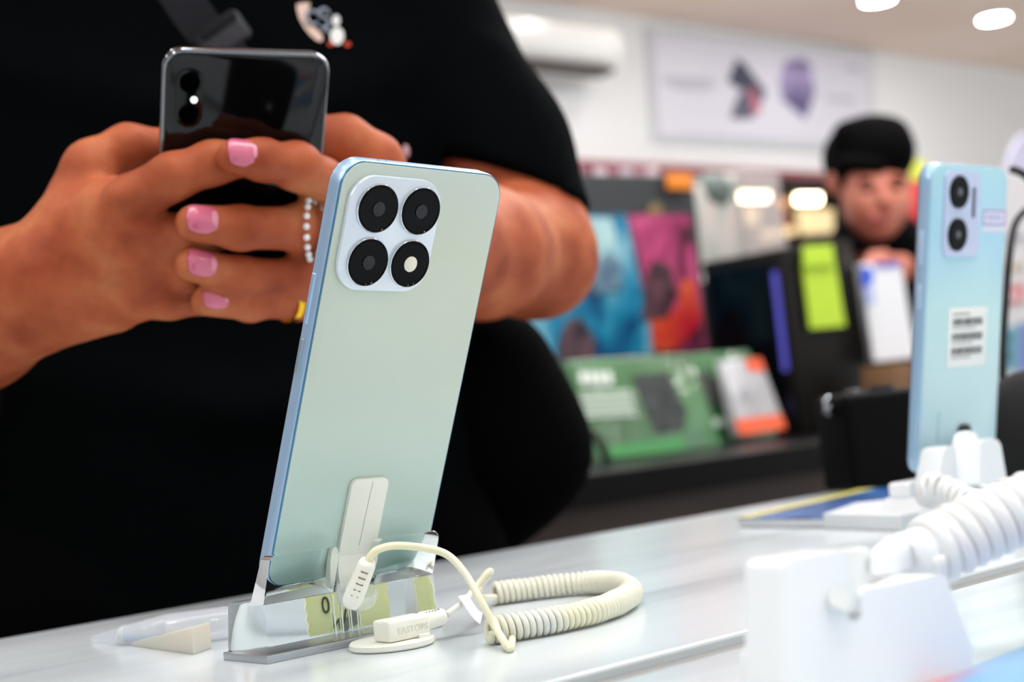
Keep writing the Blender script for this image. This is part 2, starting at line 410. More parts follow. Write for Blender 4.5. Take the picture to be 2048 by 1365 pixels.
# ---- acrylic holder (base front edge y .4805, x .302 to .384)
acr = mat('clear acrylic', 'F7FDFC', .0, trans=1, ior=1.18)
alu = mat('brushed aluminium base', 'AEB4B9', .35, metal=.6)
def holder(name, label, x0, x1, yf, m, base_m, z0=TT, group=None, dy=.030):
    L = x1-x0; h = thing(name, label, 'phone holder', ((x0+x1)/2, yf+dy/2, z0), group=group)
    def wm(n, vf, mm, **k): return mesh(n, vf[0], vf[1], mm, h, auto=35, **k)
    if base_m: wm('base_plate', box((x0, yf, z0), (x1, yf+dy, z0+.0030), .0004), base_m, label='silver metal base plate')
    wm('block', hexa([(x0+.0015, yf+.0008, z0+.0028), (x1-.0015, yf+.0008, z0+.0028), (x1-.0015, yf+dy-.001, z0+.0028), (x0+.0015, yf+dy-.001, z0+.0028)],
                     [(x0+.0015, yf+.0008, z0+.0212), (x1-.0015, yf+.0008, z0+.0212), (x1-.0015, yf+dy-.004, z0+.0212), (x0+.0015, yf+dy-.004, z0+.0212)], .0006), m)
    for a, b, rl, rr_ in ((x0+.0015, x0+L*.395, .0008, .0035), (x0+L*.625, x1-.0015, .0008, .004)):
        rings = []
        for y, ins in ((0, .0004), (.0003, 0), (1, 0), (1.0003, .0004)):
            ring = []
            for x, z in rr(a, b, .0208, .0385, (.0002, rr_, rl+.001, .0002), 6, ins):
                t = (z-.0214)/.0171; yb = yf+.0010-.0070*t; th = .0090-.0033*t
                ring.append((x, yb+(0 if y < .5 else th)+(y if y < .5 else y-1), z0+z))
            rings.append(ring)
        wm('back_rest', loft(rings), m)
    for a, b in ():
        wm('retaining_lip', box((a, yf+.0215, z0+.0213), (b, yf+.0245, z0+.0275), .0008), m)
    return h
hero = holder('acrylic_phone_holder', 'clear acrylic phone holder on a silver base plate, under the pearl smartphone', .302, .3835, .4803, acr, alu)
for x in (.3318, .3352, .3392, .3432):
    mesh('rib', *box((x, .4795, TT+.0033), (x+.0009, .4809, TT+.0205), .0003), acr, hero)
# round cup in the middle of the holder
mesh('cable_cup', *lathe((.3405, .4775, TT+.0155), (0, -.36, .93), [(-.0005, .0010), (0, .0062), (.0012, .0075), (.006, .0082), (.0062, .0076), (.0016, .0068), (.0006, .0052)], 32, False), mat('clear thin cup', 'EEF4F6', .06, alpha=.3, spec=.8), hero, smooth=True)
# yellow sticker behind the block
stk = mat('yellow paper', 'FAF8B8', .7)
pts = []
x0, x1, z0, z1 = .3385, .377, TT+.0035, TT+.0205
n = 9
for i in range(n+1): pts.append((x0+(.0009 if i % 2 else 0), z1-(z1-z0)*i/n))
for i in range(n+1): pts.append((x1-(.0009 if i % 2 else 0), z0+(z1-z0)*i/n))
V, F_ = loft([[(x, .5118, z) for x, z in pts], [(x, .5123, z) for x, z in pts]])
sticker = mesh('sticker', V, F_, stk, hero, label='yellow sticker with scalloped edges')
ink = mat('grey ink', '4A4D48', .8)
def wtext(name, s, size, loc, R, m, parent, **k):
    M = Matrix(np.asarray(R).tolist()).to_4x4(); M.translation = Vector(loc)
    return text(name, s, size, WM[parent].inverted() @ M, m, parent, **k)
wtext('printed_numeral', '0', .0078, (.3475, .5115, TT+.0125), rotx(PI/2), ink, sticker)
mesh('ink_scribble', *tube(catmull([(.350, .5116, TT+.005), (.353, .5116, TT+.0075), (.3545, .5116, TT+.006), (.357, .5116, TT+.0115), (.359, .5116, TT+.0095), (.361, .5116, TT+.0145)], 5), .0004, 6), ink, sticker)
for xx, zz, sx in ((.3548, TT+.0055, .0026), (.3592, TT+.0070, .0028)):
    mesh('ink_patch', *disc((xx, .5117, zz), (0, -1, 0), sx, .0002, 9), mat('grey pencil', '8A8D88', .8), sticker)

# ---- white security strap, boot, plug, coil
cream = mat('aged white plastic', 'F0EEE2', .4, sss=.05)
creamc = mat('cream coiled cable', 'EAE6CC', .38, sss=.05)
ramp_color(creamc, 0, [(0, 'EBE2B6'), (.45, 'EAE3C2'), (.62, 'DFDFD8'), (.74, 'EAE4C6'), (1, 'E4E0CC')], -.06, .07, .05, 25)
capm = mat('grey scuff', '77756A', .6)
sens = thing('security_sensor', 'white anti-theft strap stuck on the pearl smartphone, with a coiled cream cable and plug', 'security tag', (.3467, .47, TT+.02))
def on1(x, y, z): return tuple(np.array([.3467, .49, CZ-.0566]) + R1 @ np.array([x, y, z]))
rings = []
for y, ins in ((-.0021, .0004), (-.0019, 0), (-.0004, 0), (-.0003, .0003)):
    rings.append([on1(x, y, z) for x, z in rr(-.0083, .0089, .0125, .0433, (.0004, .0028, .0028, .0004), 6, ins)])
mesh('strap', *loft(rings), cream, sens, auto=35)
rings = []
for t in np.linspace(0, 1, 7):
    wd = .0086-.0040*t**1.3; cx = .0003-.0012*t; z = .0128-.0165*t; y = -.0021-.0040*t**1.5; th = .0017+.0012*t
    rings.append([on1(cx-wd, y, z), on1(cx+wd, y, z), on1(cx+wd, y+th, z), on1(cx-wd, y+th, z)])
mesh('strap_tail', *loft(rings), cream, sens)
mesh('seam', *tube([on1(.0010, -.00212, .0425), on1(.0006, -.00212, .030), on1(.0004, -.00212, .0165)], .00012, 6), mat('grey seam', 'A3A39C', .7), sens)
b0 = P(700, 1212, .548); b1 = P(737, 1122, .543)
pth = np.array([b0+(b1-b0)*t for t in np.linspace(0, 1, 12)])
rad = [.0028, .0034, .0036, .0036, .0036, .0035, .0034, .0034, .0033, .0033, .0032, .0026]
boot = mesh('cable_boot', *tube(pth, rad, 20), cream, sens, smooth=True)
ax = (b1-b0)/np.linalg.norm(b1-b0); side = RIGHT-ax*RIGHT.dot(ax); side /= np.linalg.norm(side); nrm = np.cross(side, ax)
if nrm.dot(BACK) < 0: nrm = -nrm
for i in range(5):
    c = b0+(b1-b0)*(.30+.13*i)+nrm*.00318
    mesh('boot_slot', *tube([c-side*.0013, c+side*.0013], .00035, 6), mat('brown slot', '8C7C60', .8), boot)
cb = [b1-ax*.003, P(742, 1112, .543), P(758, 1099, .543), P(792, 1092, .545), P(850, 1097, .55), P(895, 1111, .552), P(930, 1148, .549), P(962, 1203, .543), P(992, 1258, .540), Z(1014, 1293, TT+.0018), Z(1021, 1296, TT+.0016), Z(1024, 1276, TT+.0018), P(1018, 1255, .562)]
mesh('cable', *tube(catmull(cb, 10), .00138, 12), creamc, sens, smooth=True)
zc = TT+.0052
cp = [Z(x, y, zc) for x, y in ((975, 1262), (1040, 1252), (1120, 1238), (1190, 1222), (1240, 1203), (1262, 1184), (1238, 1170), (1190, 1166), (1130, 1170), (1060, 1178), (985, 1188))]
cc = coil(catmull(cp, 14), .0038, .00262, .0012, 20, jitter=.03)
lead = [P(1018, 1255, .562), P(1006, 1236, .565)]
mesh('coiled_cable', *tube(cc, .00124, 8), creamc, sens, smooth=True)
cb = [cc[-1], P(962, 1195, .605), P(960, 1175, .605), P(978, 1150, .606), P(981, 1143, .604), P(972, 1148, .600), P(950, 1176, .595), P(935, 1196, .585), P(915, 1214, .578), P(893, 1230, .574)]
mesh('cable', *tube(catmull(cb, 8), .0013, 12), creamc, sens, smooth=True)
tg = [P(925, 1192, .580), P(936, 1208, .578), P(950, 1228, .578), P(962, 1238, .58)]
tp = catmull(tg, 6); T_, U_, B_ = frames(tp)
mesh('cable_tie_tag', *loft([[tuple(p+U_[i]*a*.0022+B_[i]*b*.0003) for a, b in ((-1, -1), (1, -1), (1, 1), (-1, 1))] for i, p in enumerate(tp)]), mat('white paper tag', 'F5F5F5', .6), sens, label='small white paper tag wrapped round the cable')
dc = np.array([.3435, .461, TT])
plugd = mesh('round_pad', *disc(dc+[0, 0, .0002], (0, 0, 1), .0157, .0027, 56, .0006), cream, sens, auto=40)
pa = -.055
pm = lambda q: tf(np.array(q), (.3352, .4512, TT+.0030), rotz(pa))
v, F_ = box((0, 0, 0), (.0185, .0105, .0078), .0012, 3)
plug = mesh('plug_body', pm(v), F_, cream, sens, auto=50)
mesh('plug_foot', pm(box((.0125, -.0012, -.0003), (.0175, .001, .0012), .0003)[0]), box((.0125, -.0012, -.0003), (.0175, .001, .0012), .0003)[1], cream, sens)
wtext('embossed_lettering', 'EASTOPS', .0034, tuple(pm([(.0105, -.00005, .0036)])[0]), rotz(pa) @ rotx(PI/2), mat('embossed plastic', 'D9D8CE', .5), plug)
q0 = pm([(.0175, .0055, .0045)])[0]; q1 = P(890, 1232, .575); pth = np.array([q0+(q1-q0)*t for t in np.linspace(0, 1, 10)])
boot = mesh('cable_boot', *tube(pth, [.0034, .0038, .0037, .0036, .0035, .0034, .0033, .0032, .0031, .0024], 18), cream, sens, smooth=True)
ax = (q1-q0)/np.linalg.norm(q1-q0); up_ = np.array([0, 0, 1.])-ax*ax[2]; up_ /= np.linalg.norm(up_)
for i in range(5):
    c = q0+(q1-q0)*(.32+.12*i)+up_*.0030+BACK*.0014
    mesh('boot_slot', *tube([c-np.cross(ax, up_)*.0009, c+np.cross(ax, up_)*.0009+up_*.0003], .00025, 6), mat('grey slot', 'A9A699', .8), boot)

# ---- clear pen-like tube and translucent wedge behind the holder
tubem = mat('clear thin plastic', 'E9EEF8', .06, alpha=.34, spec=.8)
tb = thing('clear_plastic_tube', 'clear plastic pen-shaped tube with a tapered tip, lying left of the acrylic holder', 'tube', Z(180, 1281, TT))
a = Z(182, 1281, TT+.0012); b = Z(330, 1262, TT+.0068)
d = (Z(560, 1232, TT+.0068)-b); d /= np.linalg.norm(d); b = a+(b-a)
e = b+d*.075
mesh('tapered_tip', *loft([[tuple(c+r*(np.cross(d, [0, 0, 1])*math.cos(t)+np.array([0, 0, 1.])*math.sin(t))) for t in np.arange(28)*2*PI/28] for c, r in ((a, .0011), (a+(b-a)*.12, .0021), (a+(b-a)*.5, .0042), (b, .0066))]), tubem, tb, smooth=True)
mesh('barrel', *loft([[tuple(c+r*(np.cross(d, [0, 0, 1])*math.cos(t)+np.array([0, 0, 1.])*math.sin(t))) for t in np.arange(28)*2*PI/28] for c, r in ((b, .0066), (b+d*.001, .0067), (e, .0067), (e+d*.001, .006))]), tubem, tb, auto=35)
mesh('inner_strip', *tube([a+(b-a)*.5-[0, 0, .001], b-[0, 0, .0035]+d*.001], .0016, 10), mat('pale blue strip', 'A9BDD0', .4), tb, label='pale blue strip inside the tip')
mesh('collar', *tube([a+(b-a)*.44, a+(b-a)*.49], [.0041, .0044], 24), mat('clear collar', 'E4EAEE', .1, alpha=.5), tb, smooth=True)
wd = mat('translucent cream plastic', 'F1E7D8', .45, trans=.25, sss=.3)
B0 = [Z(262, 1293, TT), Z(388, 1311, TT), Z(424, 1298, TT), Z(300, 1281, TT)]
mesh_w = hexa(B0, [B0[0]+[0, 0, .0016], B0[1]+[0, 0, .0105], B0[2]+[0, 0, .0105], B0[3]+[0, 0, .0016]], .0004)
o = mesh('plastic_wedge', *mesh_w, wd); tag(o, 'small translucent cream plastic wedge lying between the clear tube and the acrylic holder', 'wedge')

# ================================================================== second phone, right
R2 = rotx(.1787)
aqua = mat('aqua blue plastic', 'A8CFE2', .22, spec=.5)
ramp_color(aqua, 2, [(0, 'B6D3DC'), (.3, 'BCD9DE'), (.55, 'BBDDE0'), (.75, 'A5D0E4'), (1, 'A9D3DD')], 0, .165, .06, 10)
p2 = thing('smartphone', 'light blue smartphone with two black lenses and a barcode sticker, on a white stand', 'phone', (.7414, .4698, CZ-.0518), R2)
W2, H2, T2 = .0757, .1645, .0083
lo_('frame', rrprism(-W2/2, W2/2, 0, H2, .0095, .0004, T2-.0004, .0012, 10), mat('light blue frame', '9DBEDB', .25, metal=.3), p2)
lo_('back_panel', rrprism(-W2/2+.0006, W2/2-.0006, .0006, H2-.0006, .009, -.0003, .0012, .0010, 10), aqua, p2)
lo_('screen', rrprism(-W2/2+.0005, W2/2-.0005, .0005, H2-.0005, .009, T2-.0006, T2, .0003, 10), scr, p2)
isl2 = lo_('camera_island', rrprism(-.0262, .0082, .1155, .1612, .0055, -.0014, .0001, .0004, 8), mat('lilac island', 'C2CBE8', .25, metal=.2), p2)
for z in (.1498, .1272):
    lo_('lens', lathe((-.0137, -.0013, z), (0, -1, 0), [(0, .0088), (.0010, .0088), (.0013, .0084), (.0010, .0080)], 40), lensb, isl2)
    lo_('inner_glass', lathe((-.0137, -.0024, z), (0, -1, 0), [(-.0001, .0022), (.0002, .0020), (.0003, .001)], 20), mat('grey lens centre', '55595E', .1), isl2)
lo_('flash_bar', rrprism(.0002, .0027, .1362, .1528, .0012, -.0017, -.0013, .0001, 6), lensr, isl2, label='slim black flash bar')
for z0, z1 in ((.111, .129), (.088, .101)):
    lo_('side_button', box((-W2/2-.0006, .003, z0), (-W2/2+.001, .0056, z1), .0006, 2), mat('light blue key', 'B4D0EA', .25, metal=.3), p2)
paper = mat('white sticker paper', 'E6E8E6', .6)
bs = lo_('barcode_sticker', rrprism(-.0165, .0215, .0560, .0882, .0008, -.0006, -.0003, .0001, 3), paper, p2)
random.seed(3)
dk = mat('barcode ink', '1E2224', .7)
for r, z in enumerate((.0785, .0705, .0627)):
    m_ = MB(); x = -.0128
    while x < .0165:
        wbar = random.choice((.0003, .0005, .0008)); m_.add(*box((x, -.00068, z), (x+wbar, -.0006, z+.0040))); x += wbar+random.choice((.0003, .0004, .0006))
    m_.build('barcode', dk, bs, local=True)
    m_ = MB(); m_.add(*box((-.0130, -.00066, z-.0018), (.010-.002*r, -.0006, z-.0010))); m_.build('printed_line', mat('grey print', '888D8E', .7), bs, local=True)
m_ = MB(); m_.add(*box((-.0130, -.00066, .0842), (.004, -.0006, .0853))); m_.build('printed_line', mat('grey print'), bs, local=True)
gs = lo_('stamp_sticker', rrprism(.0126, .0362, .1285, .1412, .0006, -.0005, -.0003, .0001, 3), mat('lilac sticker paper', 'D9E0EE', .6), p2)
pur = mat('purple ink', '8663B4', .6)
m_ = MB()
for a_, b_, c_, d_ in ((.0130, .0357, .1400, .1408), (.0130, .0357, .1325, .1333), (.0130, .0138, .1325, .1408), (.0349, .0357, .1325, .1408)): m_.add(*box((a_, -.0006, c_), (b_, -.0005, d_)))
m_.build('purple_border', pur, gs, local=True)
m_ = MB()
for i in range(6): m_.add(*box((.0162+i*.0027, -.0006, .1352), (.0178+i*.0027, -.0005, .1385)))
m_.build('stamp_characters', mat('pale lilac ink', 'B5A8D6', .6), gs, local=True)
m_ = MB()
for i in range(7): m_.add(*box((-.0228, -.00045, .0165+i*.0024), (-.0212, -.0003, .0182+i*.0024)))
m_.build('side_lettering', mat('grey blue lettering', '8FB0BC', .4), p2, local=True)
lo_('sensor_pad', rrprism(-.003, .0085, .012, .0245, .004, -.0020, -.0004, .0003, 8), mat('black rubber pad', '0C1418', .6), p2, label='black pad of the security sensor')

whitep = mat('white gloss plastic', 'F6F8FA', .22, sss=.03)
s2 = thing('phone_stand', 'white plastic prong stand carrying the light blue smartphone', 'phone holder', (.7414, .4700, TT))
whites = mat('white satin plastic', 'DDE2E6', .4)
mesh('base', *hexa([(.700, .447, TT), (.783, .447, TT), (.783, .505, TT), (.700, .505, TT)], [(.706, .456, TT+.016), (.777, .456, TT+.016), (.777, .495, TT+.016), (.706, .495, TT+.016)], .002, 3), whitep, s2, auto=40)
def pxplate(name, pts_, y, th, m, parent):
    w_ = [Y(a_, b_, y) for a_, b_ in pts_]; c_ = sum(w_)/len(w_)
    r_ = [[tuple(c_+(p-c_)*k+[0, dy, 0]) for p in w_] for k, dy in ((.96, -.0008), (1, .0008), (1, th-.0008), (.96, th+.0006))]
    return mesh(name, *loft(r_), m, parent, auto=50)
pxplate('prong', [(1868, 978), (1884, 902), (1889, 894), (1898, 892), (1926, 890), (1934, 894), (1940, 990)], .446, .012, whites, s2)
pxplate('prong', [(1952, 975), (1957, 888), (1962, 881), (1984, 877), (1994, 880), (2000, 890), (2012, 962)], .446, .012, whites, s2)
mesh('ledge', *box((.706, .478, TT+.0155), (.777, .492, TT+.024), .002), whitep, s2)
t2 = thing('security_sensor', 'white rounded anti-theft tab behind the light blue smartphone, with a short white coil', 'security tag', (.748, .45, TT+.03))
pxplate('tab', [(1930, 972), (1926, 885), (1930, 870), (1938, 862), (1946, 863), (1953, 872), (1957, 888), (1958, 970)], .440, .006, whitep, t2)
cp = [P(1962, 985, .80), P(1925, 990, .795), P(1880, 992, .79), P(1858, 985, .78), P(1850, 975, .775), P(1862, 972, .765), P(1905, 992, .755), P(1960, 1012, .74), P(2010, 1020, .73)]
cc2 = coil(catmull([P(1856, 992, .79), P(1866, 972, .775), P(1900, 985, .765), P(1945, 1008, .75), P(2000, 1030, .735)], 12), .0050, .0052, .0019, 18)
mesh('coiled_cable', *tube(cc2, .0021, 8), mat('white cable', 'EDEDEC', .35), t2, smooth=True)
mesh('cable', *tube(catmull([P(1940, 950, .83), P(1945, 968, .81), P(1965, 975, .80), P(1990, 985, .79), P(2015, 1002, .78)], 8), .0016, 10), mat('white cable'), t2, smooth=True)

# ================================================================== foreground white stand with grey sensor and coil
fs = thing('phone_holder', 'blurred glossy white phone holder in the near foreground at lower right, without a phone', 'phone holder', (.325, .245, TT))
ol = [(1565, 1462), (1565, 1134), (1570, 1124), (1582, 1118), (1678, 1100), (1688, 1102), (1691, 1112), (1692, 1228), (1699, 1242), (1712, 1244), (1721, 1236), (1720, 1192), (1724, 1183), (1735, 1178), (1872, 1150), (1884, 1150), (1893, 1158), (1946, 1300), (1944, 1349)]
ow = [Y(x, y, .2330) for x, y in ol]
def slid(k, dy): c_ = sum(ow)/len(ow); return [tuple(c_+(p-c_)*k+[0, dy, 0]) for p in ow]
mesh('front_plate', *loft([slid(.99, -.0003), slid(1, .0008), slid(1, .0105), slid(.99, .0115)]), whitep, fs)
mesh('base', *box((.304, .2440, TT), (.357, .262, TT+.014), .001), whitep, fs)
mesh('retaining_lip', *box((.312, .256, TT+.0138), (.353, .2605, TT+.018), .001), whitep, fs)
fg = thing('security_sensor', 'blurred white anti-theft plug resting on the near white holder, with a thick white coil', 'security tag', (.33, .235, TT+.02))
gp = mat('pale grey plastic', 'D5DAD9', .4)
a0, a1 = P(1672, 1120, .385), P(1722, 1225, .375)
mesh('grey_clip', *hexa([P(1655, 1215, .37), P(1700, 1230, .372), P(1735, 1222, .39), P(1695, 1205, .39)], [P(1650, 1105, .385), P(1672, 1098, .387), P(1742, 1098, .405), P(1718, 1092, .41)], .001), gp, fg, label='pale grey clip')
mesh('clip_pin', *tube([P(1668, 1122, .382), P(1668, 1138, .382)], .0016, 12), mat('grey pin', 'A5A9A8', .4), fg)
mesh('plug_body', *hexa([P(1738, 1165, .395), P(1845, 1150, .43), P(1850, 1120, .45), P(1755, 1125, .43)], [P(1738, 1095, .395), P(1835, 1072, .43), P(1842, 1052, .45), P(1755, 1075, .43)], .003, 4), whitep, fg, auto=50)
mesh('plug_boot', *tube([P(1815, 1118, .428), P(1850, 1105, .430), P(1905, 1086, .433)], [.0078, .0072, .0060], 20), whitep, fg, smooth=True)
cp = [P(1842, 1110, .430), P(1880, 1096, .432), P(1930, 1070, .434), P(1985, 1045, .436), P(2050, 1018, .438), P(2130, 985, .44), P(2230, 950, .445)]
mesh('coiled_cable', *tube(coil(catmull(cp, 10), .0078, .0048, .0023, 24), .00235, 10), mat('white cable'), fg, smooth=True)

# ---- printed matter
sheet = mat('blue brochure print', '9CC3E4', .3)
noise_color(sheet, 'CC8A96', '78ACD8', 9, 1, (1, 3, 1), .40, .47)
q = [Z(1880, 1365, TT), Z(2048, 1302, TT), (.60, .195, TT), (.33, .17, TT)]
q = [tuple(Z(1835, 1382, TT)), tuple(Z(2075, 1288, TT)), (.56, .10, TT), (.30, .12, TT)]
o = mesh('brochure', *hexa([(x, y, TT+.0001) for x, y, _ in q], [(x, y, TT+.0008) for x, y, _ in q]), sheet); tag(o, 'pale blue and pink printed sheet at the bottom right corner of the counter', 'brochure')
bk = thing('booklet', 'blue and yellow printed booklet lying on the counter left of the light blue smartphone', 'booklet', Z(1650, 1010, TT))
A, B, C, D = [Z(x, y, TT+.0005)[:2] for x, y in ((1476, 1054), (1720, 994), (1880, 985), (1735, 1055))]
def flat(z0, z1, k=1.0):
    c = sum([A, B, C, D])/4; r = [tuple(c+(p-c)*k) for p in (A, B, C, D)]
    return hexa([(*p, z0) for p in r], [(*p, z1) for p in r])
mesh('pages', *flat(TT+.0005, TT+.0050, .992), mat('page edge white', 'EDF1F4', .6), bk)
cov = mat('booklet cover', '2C62A8', .25); noise_color(cov, '163E7E', '4F86C4', 22, 3, (1, 2.5, 1), .4, .6, mid='24589F')
mesh('cover', *flat(TT+.0050, TT+.0056), cov, bk)
yb = [tuple(A), tuple(B), tuple(B+(C-B)*.20), tuple(A+(D-A)*.10)]
mesh('yellow_border', *hexa([(*p, TT+.0056) for p in yb], [(*p, TT+.0059) for p in yb]), mat('yellow print', 'E6D95A', .3), bk)
q = [Z(x, y, TT)[:2] for x, y in ((1632, 1058), (1700, 1034), (1850, 1018), (1915, 1018), (1870, 1048), (1785, 1064))]
V, F_ = loft([[(*p, TT+.0062) for p in q], [(*p, TT+.0066) for p in q]])
q2 = [(p[0], p[1]-.006) for p in q]
V, F_ = loft([[(*p, TT+.0003) for p in q2], [(*p, TT+.0082) for p in q2]])
o = mesh('leaflet_tray', V, F_, mat('white card', 'E2E7EA', .35)); tag(o, 'low white card tray in front of the blue booklet', 'tray')

# ---- black camera behind the booklet
bl = mat('black leatherette', '030304', .6, spec=.08); bump(bl, 900, .3, .0004)
cm_ = thing('camera', 'black camera standing on the counter behind the light blue smartphone', 'camera', (.99, .66, TT))
A = Z(1712, 985, TT+.001); ux = np.array([.93, -.37, 0]); uy = np.array([.37, .93, 0]); Rc = np.array([ux, uy, [0, 0, 1]]).T
def cmv(vf): return tf(vf[0], A, Rc), vf[1]
mesh('body', *cmv(box((0, 0, 0), (.128, .046, .071), .006, 4)), bl, cm_, auto=50)
mesh('grip', *cmv(box((.098, -.014, .002), (.128, .01, .069), .007, 4)), bl, cm_, auto=50)
mesh('mode_dial', *cmv(disc((.045, .022, .070), (0, 0, 1), .0105, .005, 28, .001)), mat('black metal', '1B1C1E', .3, metal=.5), cm_, auto=40)
mesh('shutter_button', *cmv(disc((.020, .02, .070), (0, 0, 1), .006, .004, 24, .001)), mat('satin metal', '7D8084', .25, metal=1), cm_, auto=40)
mesh('strap_lug', *cmv(tube([(-.002, .02, .058), (-.005, .02, .062), (-.005, .02, .068), (-.001, .02, .070)], .0014, 10)), chrome, cm_, smooth=True)
mesh('strap_ring', *cmv(disc((-.003, .016, .060), (0, 1, 0), .0042, .006, 24, .001)), mat('satin metal'), cm_, auto=40)
o = mesh('pouch', *sphere(tuple(P(2070, 838, .93)[:2])+(TT+.0385,), (.042, .035, .0385), 32, 20), mat('matte black fabric', '060606', .9), smooth=True)
tag(o, 'round black pouch on the counter at the right edge, right of the light blue smartphone', 'pouch')
o = mesh('white_block', *box(tuple(Z(1688, 975, TT)-[.003, .0, 0]), tuple(Z(1688, 975, TT)+[.010, .008, .014]), .001), whitep); tag(o, 'tiny white block on the back edge of the counter beside the black camera', 'block')

# ================================================================== the man behind the counter
skin = mat('warm skin', 'C07A58', .56, sss=.05, spec=.2)
skin.node_tree.nodes['Principled BSDF'].inputs['Subsurface Radius'].default_value = (.012, .004, .002)
noise_color(skin, '8A3A1E', 'C67C50', 30, 6, lo=.28, hi=.76, mid='AE5836'); 
def add_fine_bump(m, sc, st_):
    bump(m, sc, st_, .0006, 4)
add_fine_bump(skin, 200, .6)
black = mat('black cotton', '040607', .95, spec=.03); bump(black, 60, .25, .004, 3)
T0 = np.array([.566, .925, 0]); Lx = np.array([.93, -.37, 0]); Lx /= np.linalg.norm(Lx); Fr = np.array([-Lx[1]*-1, 0, 0]); Fr = np.array([Lx[1], -Lx[0], 0])
up = np.array([0, 0, 1.])
def B_(l, fwd, z): return T0+Lx*l+Fr*fwd+up*z
SL = B_(.138, 0, 1.385); SR = B_(-.165, 0, 1.385)
ELB = P(1052, 500, 1.05); WRL = P(815, 488, .815)
ELR = P(-330, 760, .93); WRR = P(98, 562, .745)
man = thing('person', 'man in a black t-shirt at the left, holding a black smartphone in both hands', 'person', (T0[0], T0[1], 0))

# right hand (image left) with forearm
pts = [P(-330, 760, .93), P(350, 200, .66), P(580, 700, .78), P(100, 640, .8)]
h1 = SDF(*bbox(pts, .05), .0017)
h1.lo = h1.lo
fb = -BACK
h1.cap(ELR, P(-60, 634, .79), .043, .0345, .01)
h1.cap(P(-60, 634, .79), WRR, .0345, .0262, .02)
h1.cap(P(10, 592, .765), P(150, 556, .742), .0275, .0270, .02, (BACK, 1.25))
I_, M_, R_, K_ = P(264, 402, .708), P(290, 470, .713), P(286, 538, .722), P(264, 596, .734)
for tgt in (I_, M_, R_, K_):
    h1.cap(P(122, 545, .745), tgt, .0205, .0112, .010, (BACK, 1.25))
h1.cap(P(115, 585, .752), P(235, 606, .745), .0170, .0125, .012)
# thumb, behind the phone
h1.cap(P(122, 500, .752), P(175, 350, .748), .0165, .0125, .010)
h1.cap(P(165, 420, .742), P(232, 396, .728), .0130, .0100, .012)
h1.cap(P(145, 470, .742), P(220, 440, .724), .0160, .0125, .014)
h1.chain([P(160, 385, .750), P(184, 330, .749), P(256, 296, .757), P(345, 294, .766)], [.0125, .0118, .0112, .0086], .005, .006)
# fingers wrap the phone
h1.chain([I_, P(345, 354, .700), P(425, 326, .705), P(500, 316, .712)], [.0122, .0103, .0096, .0082], .005, .003)
h1.chain([M_, P(385, 472, .716), P(440, 466, .728)], [.0116, .0098, .0088], .005, .003)
h1.chain([R_, P(368, 540, .722), P(428, 542, .736)], [.0116, .0098, .0086], .005, .003)
h1.chain([K_, P(340, 598, .734), P(412, 598, .746)], [.0110, .0092, .0080], .005, .003)
# knuckles, tendons, wrist bone
for c, r in ((I_, .0098), (M_, .0100), (R_, .0094), (K_, .0088)): h1.ell(c+BACK*.0050, r, None, .005)
for tgt in (I_, M_, R_, K_): h1.cap(P(150, 540, .736)+BACK*.0115, tgt+BACK*.0072, .0034, .0048, .005)
h1.ell(P(352, 352, .700)+BACK*.0035, .0092, None, .003)
h1.ell(P(60, 640, .752), .0085, None, .014)
for a_, b_ in ((P(215, 432, .715)+BACK*.005, P(165, 520, .737)+BACK*.011), (P(238, 500, .716)+BACK*.007, P(190, 470, .726)+BACK*.008), (P(238, 566, .722)+BACK*.007, P(180, 510, .730)+BACK*.012)): h1.cap(a_+BACK*.001, b_+BACK*.001, .0023, .0023, .0035)
# creases between the knuckles
for a_, b_ in ((I_, M_), (M_, R_), (R_, K_)):
    c = (a_+b_)/2+RIGHT*.004+BACK*.0155; h1.cap(c-RIGHT*.010, c+RIGHT*.008, .0030, .0050, .008, None, 'sub')
VH1, FH1 = h1.mesh(); del h1

# left hand (image right) with forearm, elbow and upper arm
pts = [P(345, 230, .67), P(350, 640, .72), P(1200, 300, 1.14), P(1200, 650, .95), SL, P(900, 420, 1.15)]
h2 = SDF(*bbox(pts, .04), .0021)
h2.cap(SL, P(1022, 400, 1.075), .050, .043, .01)
h2.cap(P(1022, 400, 1.075), ELB, .043, .0395, .02)
h2.ell(P(1098, 532, 1.055), (.026, .026, .028), None, .03)
h2.cap(ELB, P(960, 505, .95), .0400, .0375, .02)
h2.cap(P(960, 505, .95), WRL, .0375, .027, .02)
I2, M2, R2_, K2 = P(735, 410, .765), P(738, 466, .772), P(730, 520, .780), P(705, 570, .788)
for tgt in (I2, M2, R2_, K2): h2.cap(P(815, 488, .815), tgt, .021, .0125, .012)
h2.chain([I2, P(640, 362, .738), P(590, 333, .722), P(525, 320, .704), P(468, 314, .694)], [.0125, .0108, .0104, .0092, .0080], .005, .005)
h2.chain([M2, P(655, 458, .752), P(600, 457, .737), P(480, 456, .710), P(388, 446, .697)], [.0122, .0112, .0106, .0098, .0084], .005, .005)
h2.chain([R2_, P(655, 548, .758), P(600, 556, .746), P(480, 552, .722), P(384, 530, .703)], [.0118, .0100, .0092, .0087, .0078], .005, .004)
h2.chain([K2, P(640, 588, .768), P(590, 600, .757), P(500, 608, .736), P(412, 603, .716)], [.0110, .0094, .0088, .0080, .0070], .005, .005)
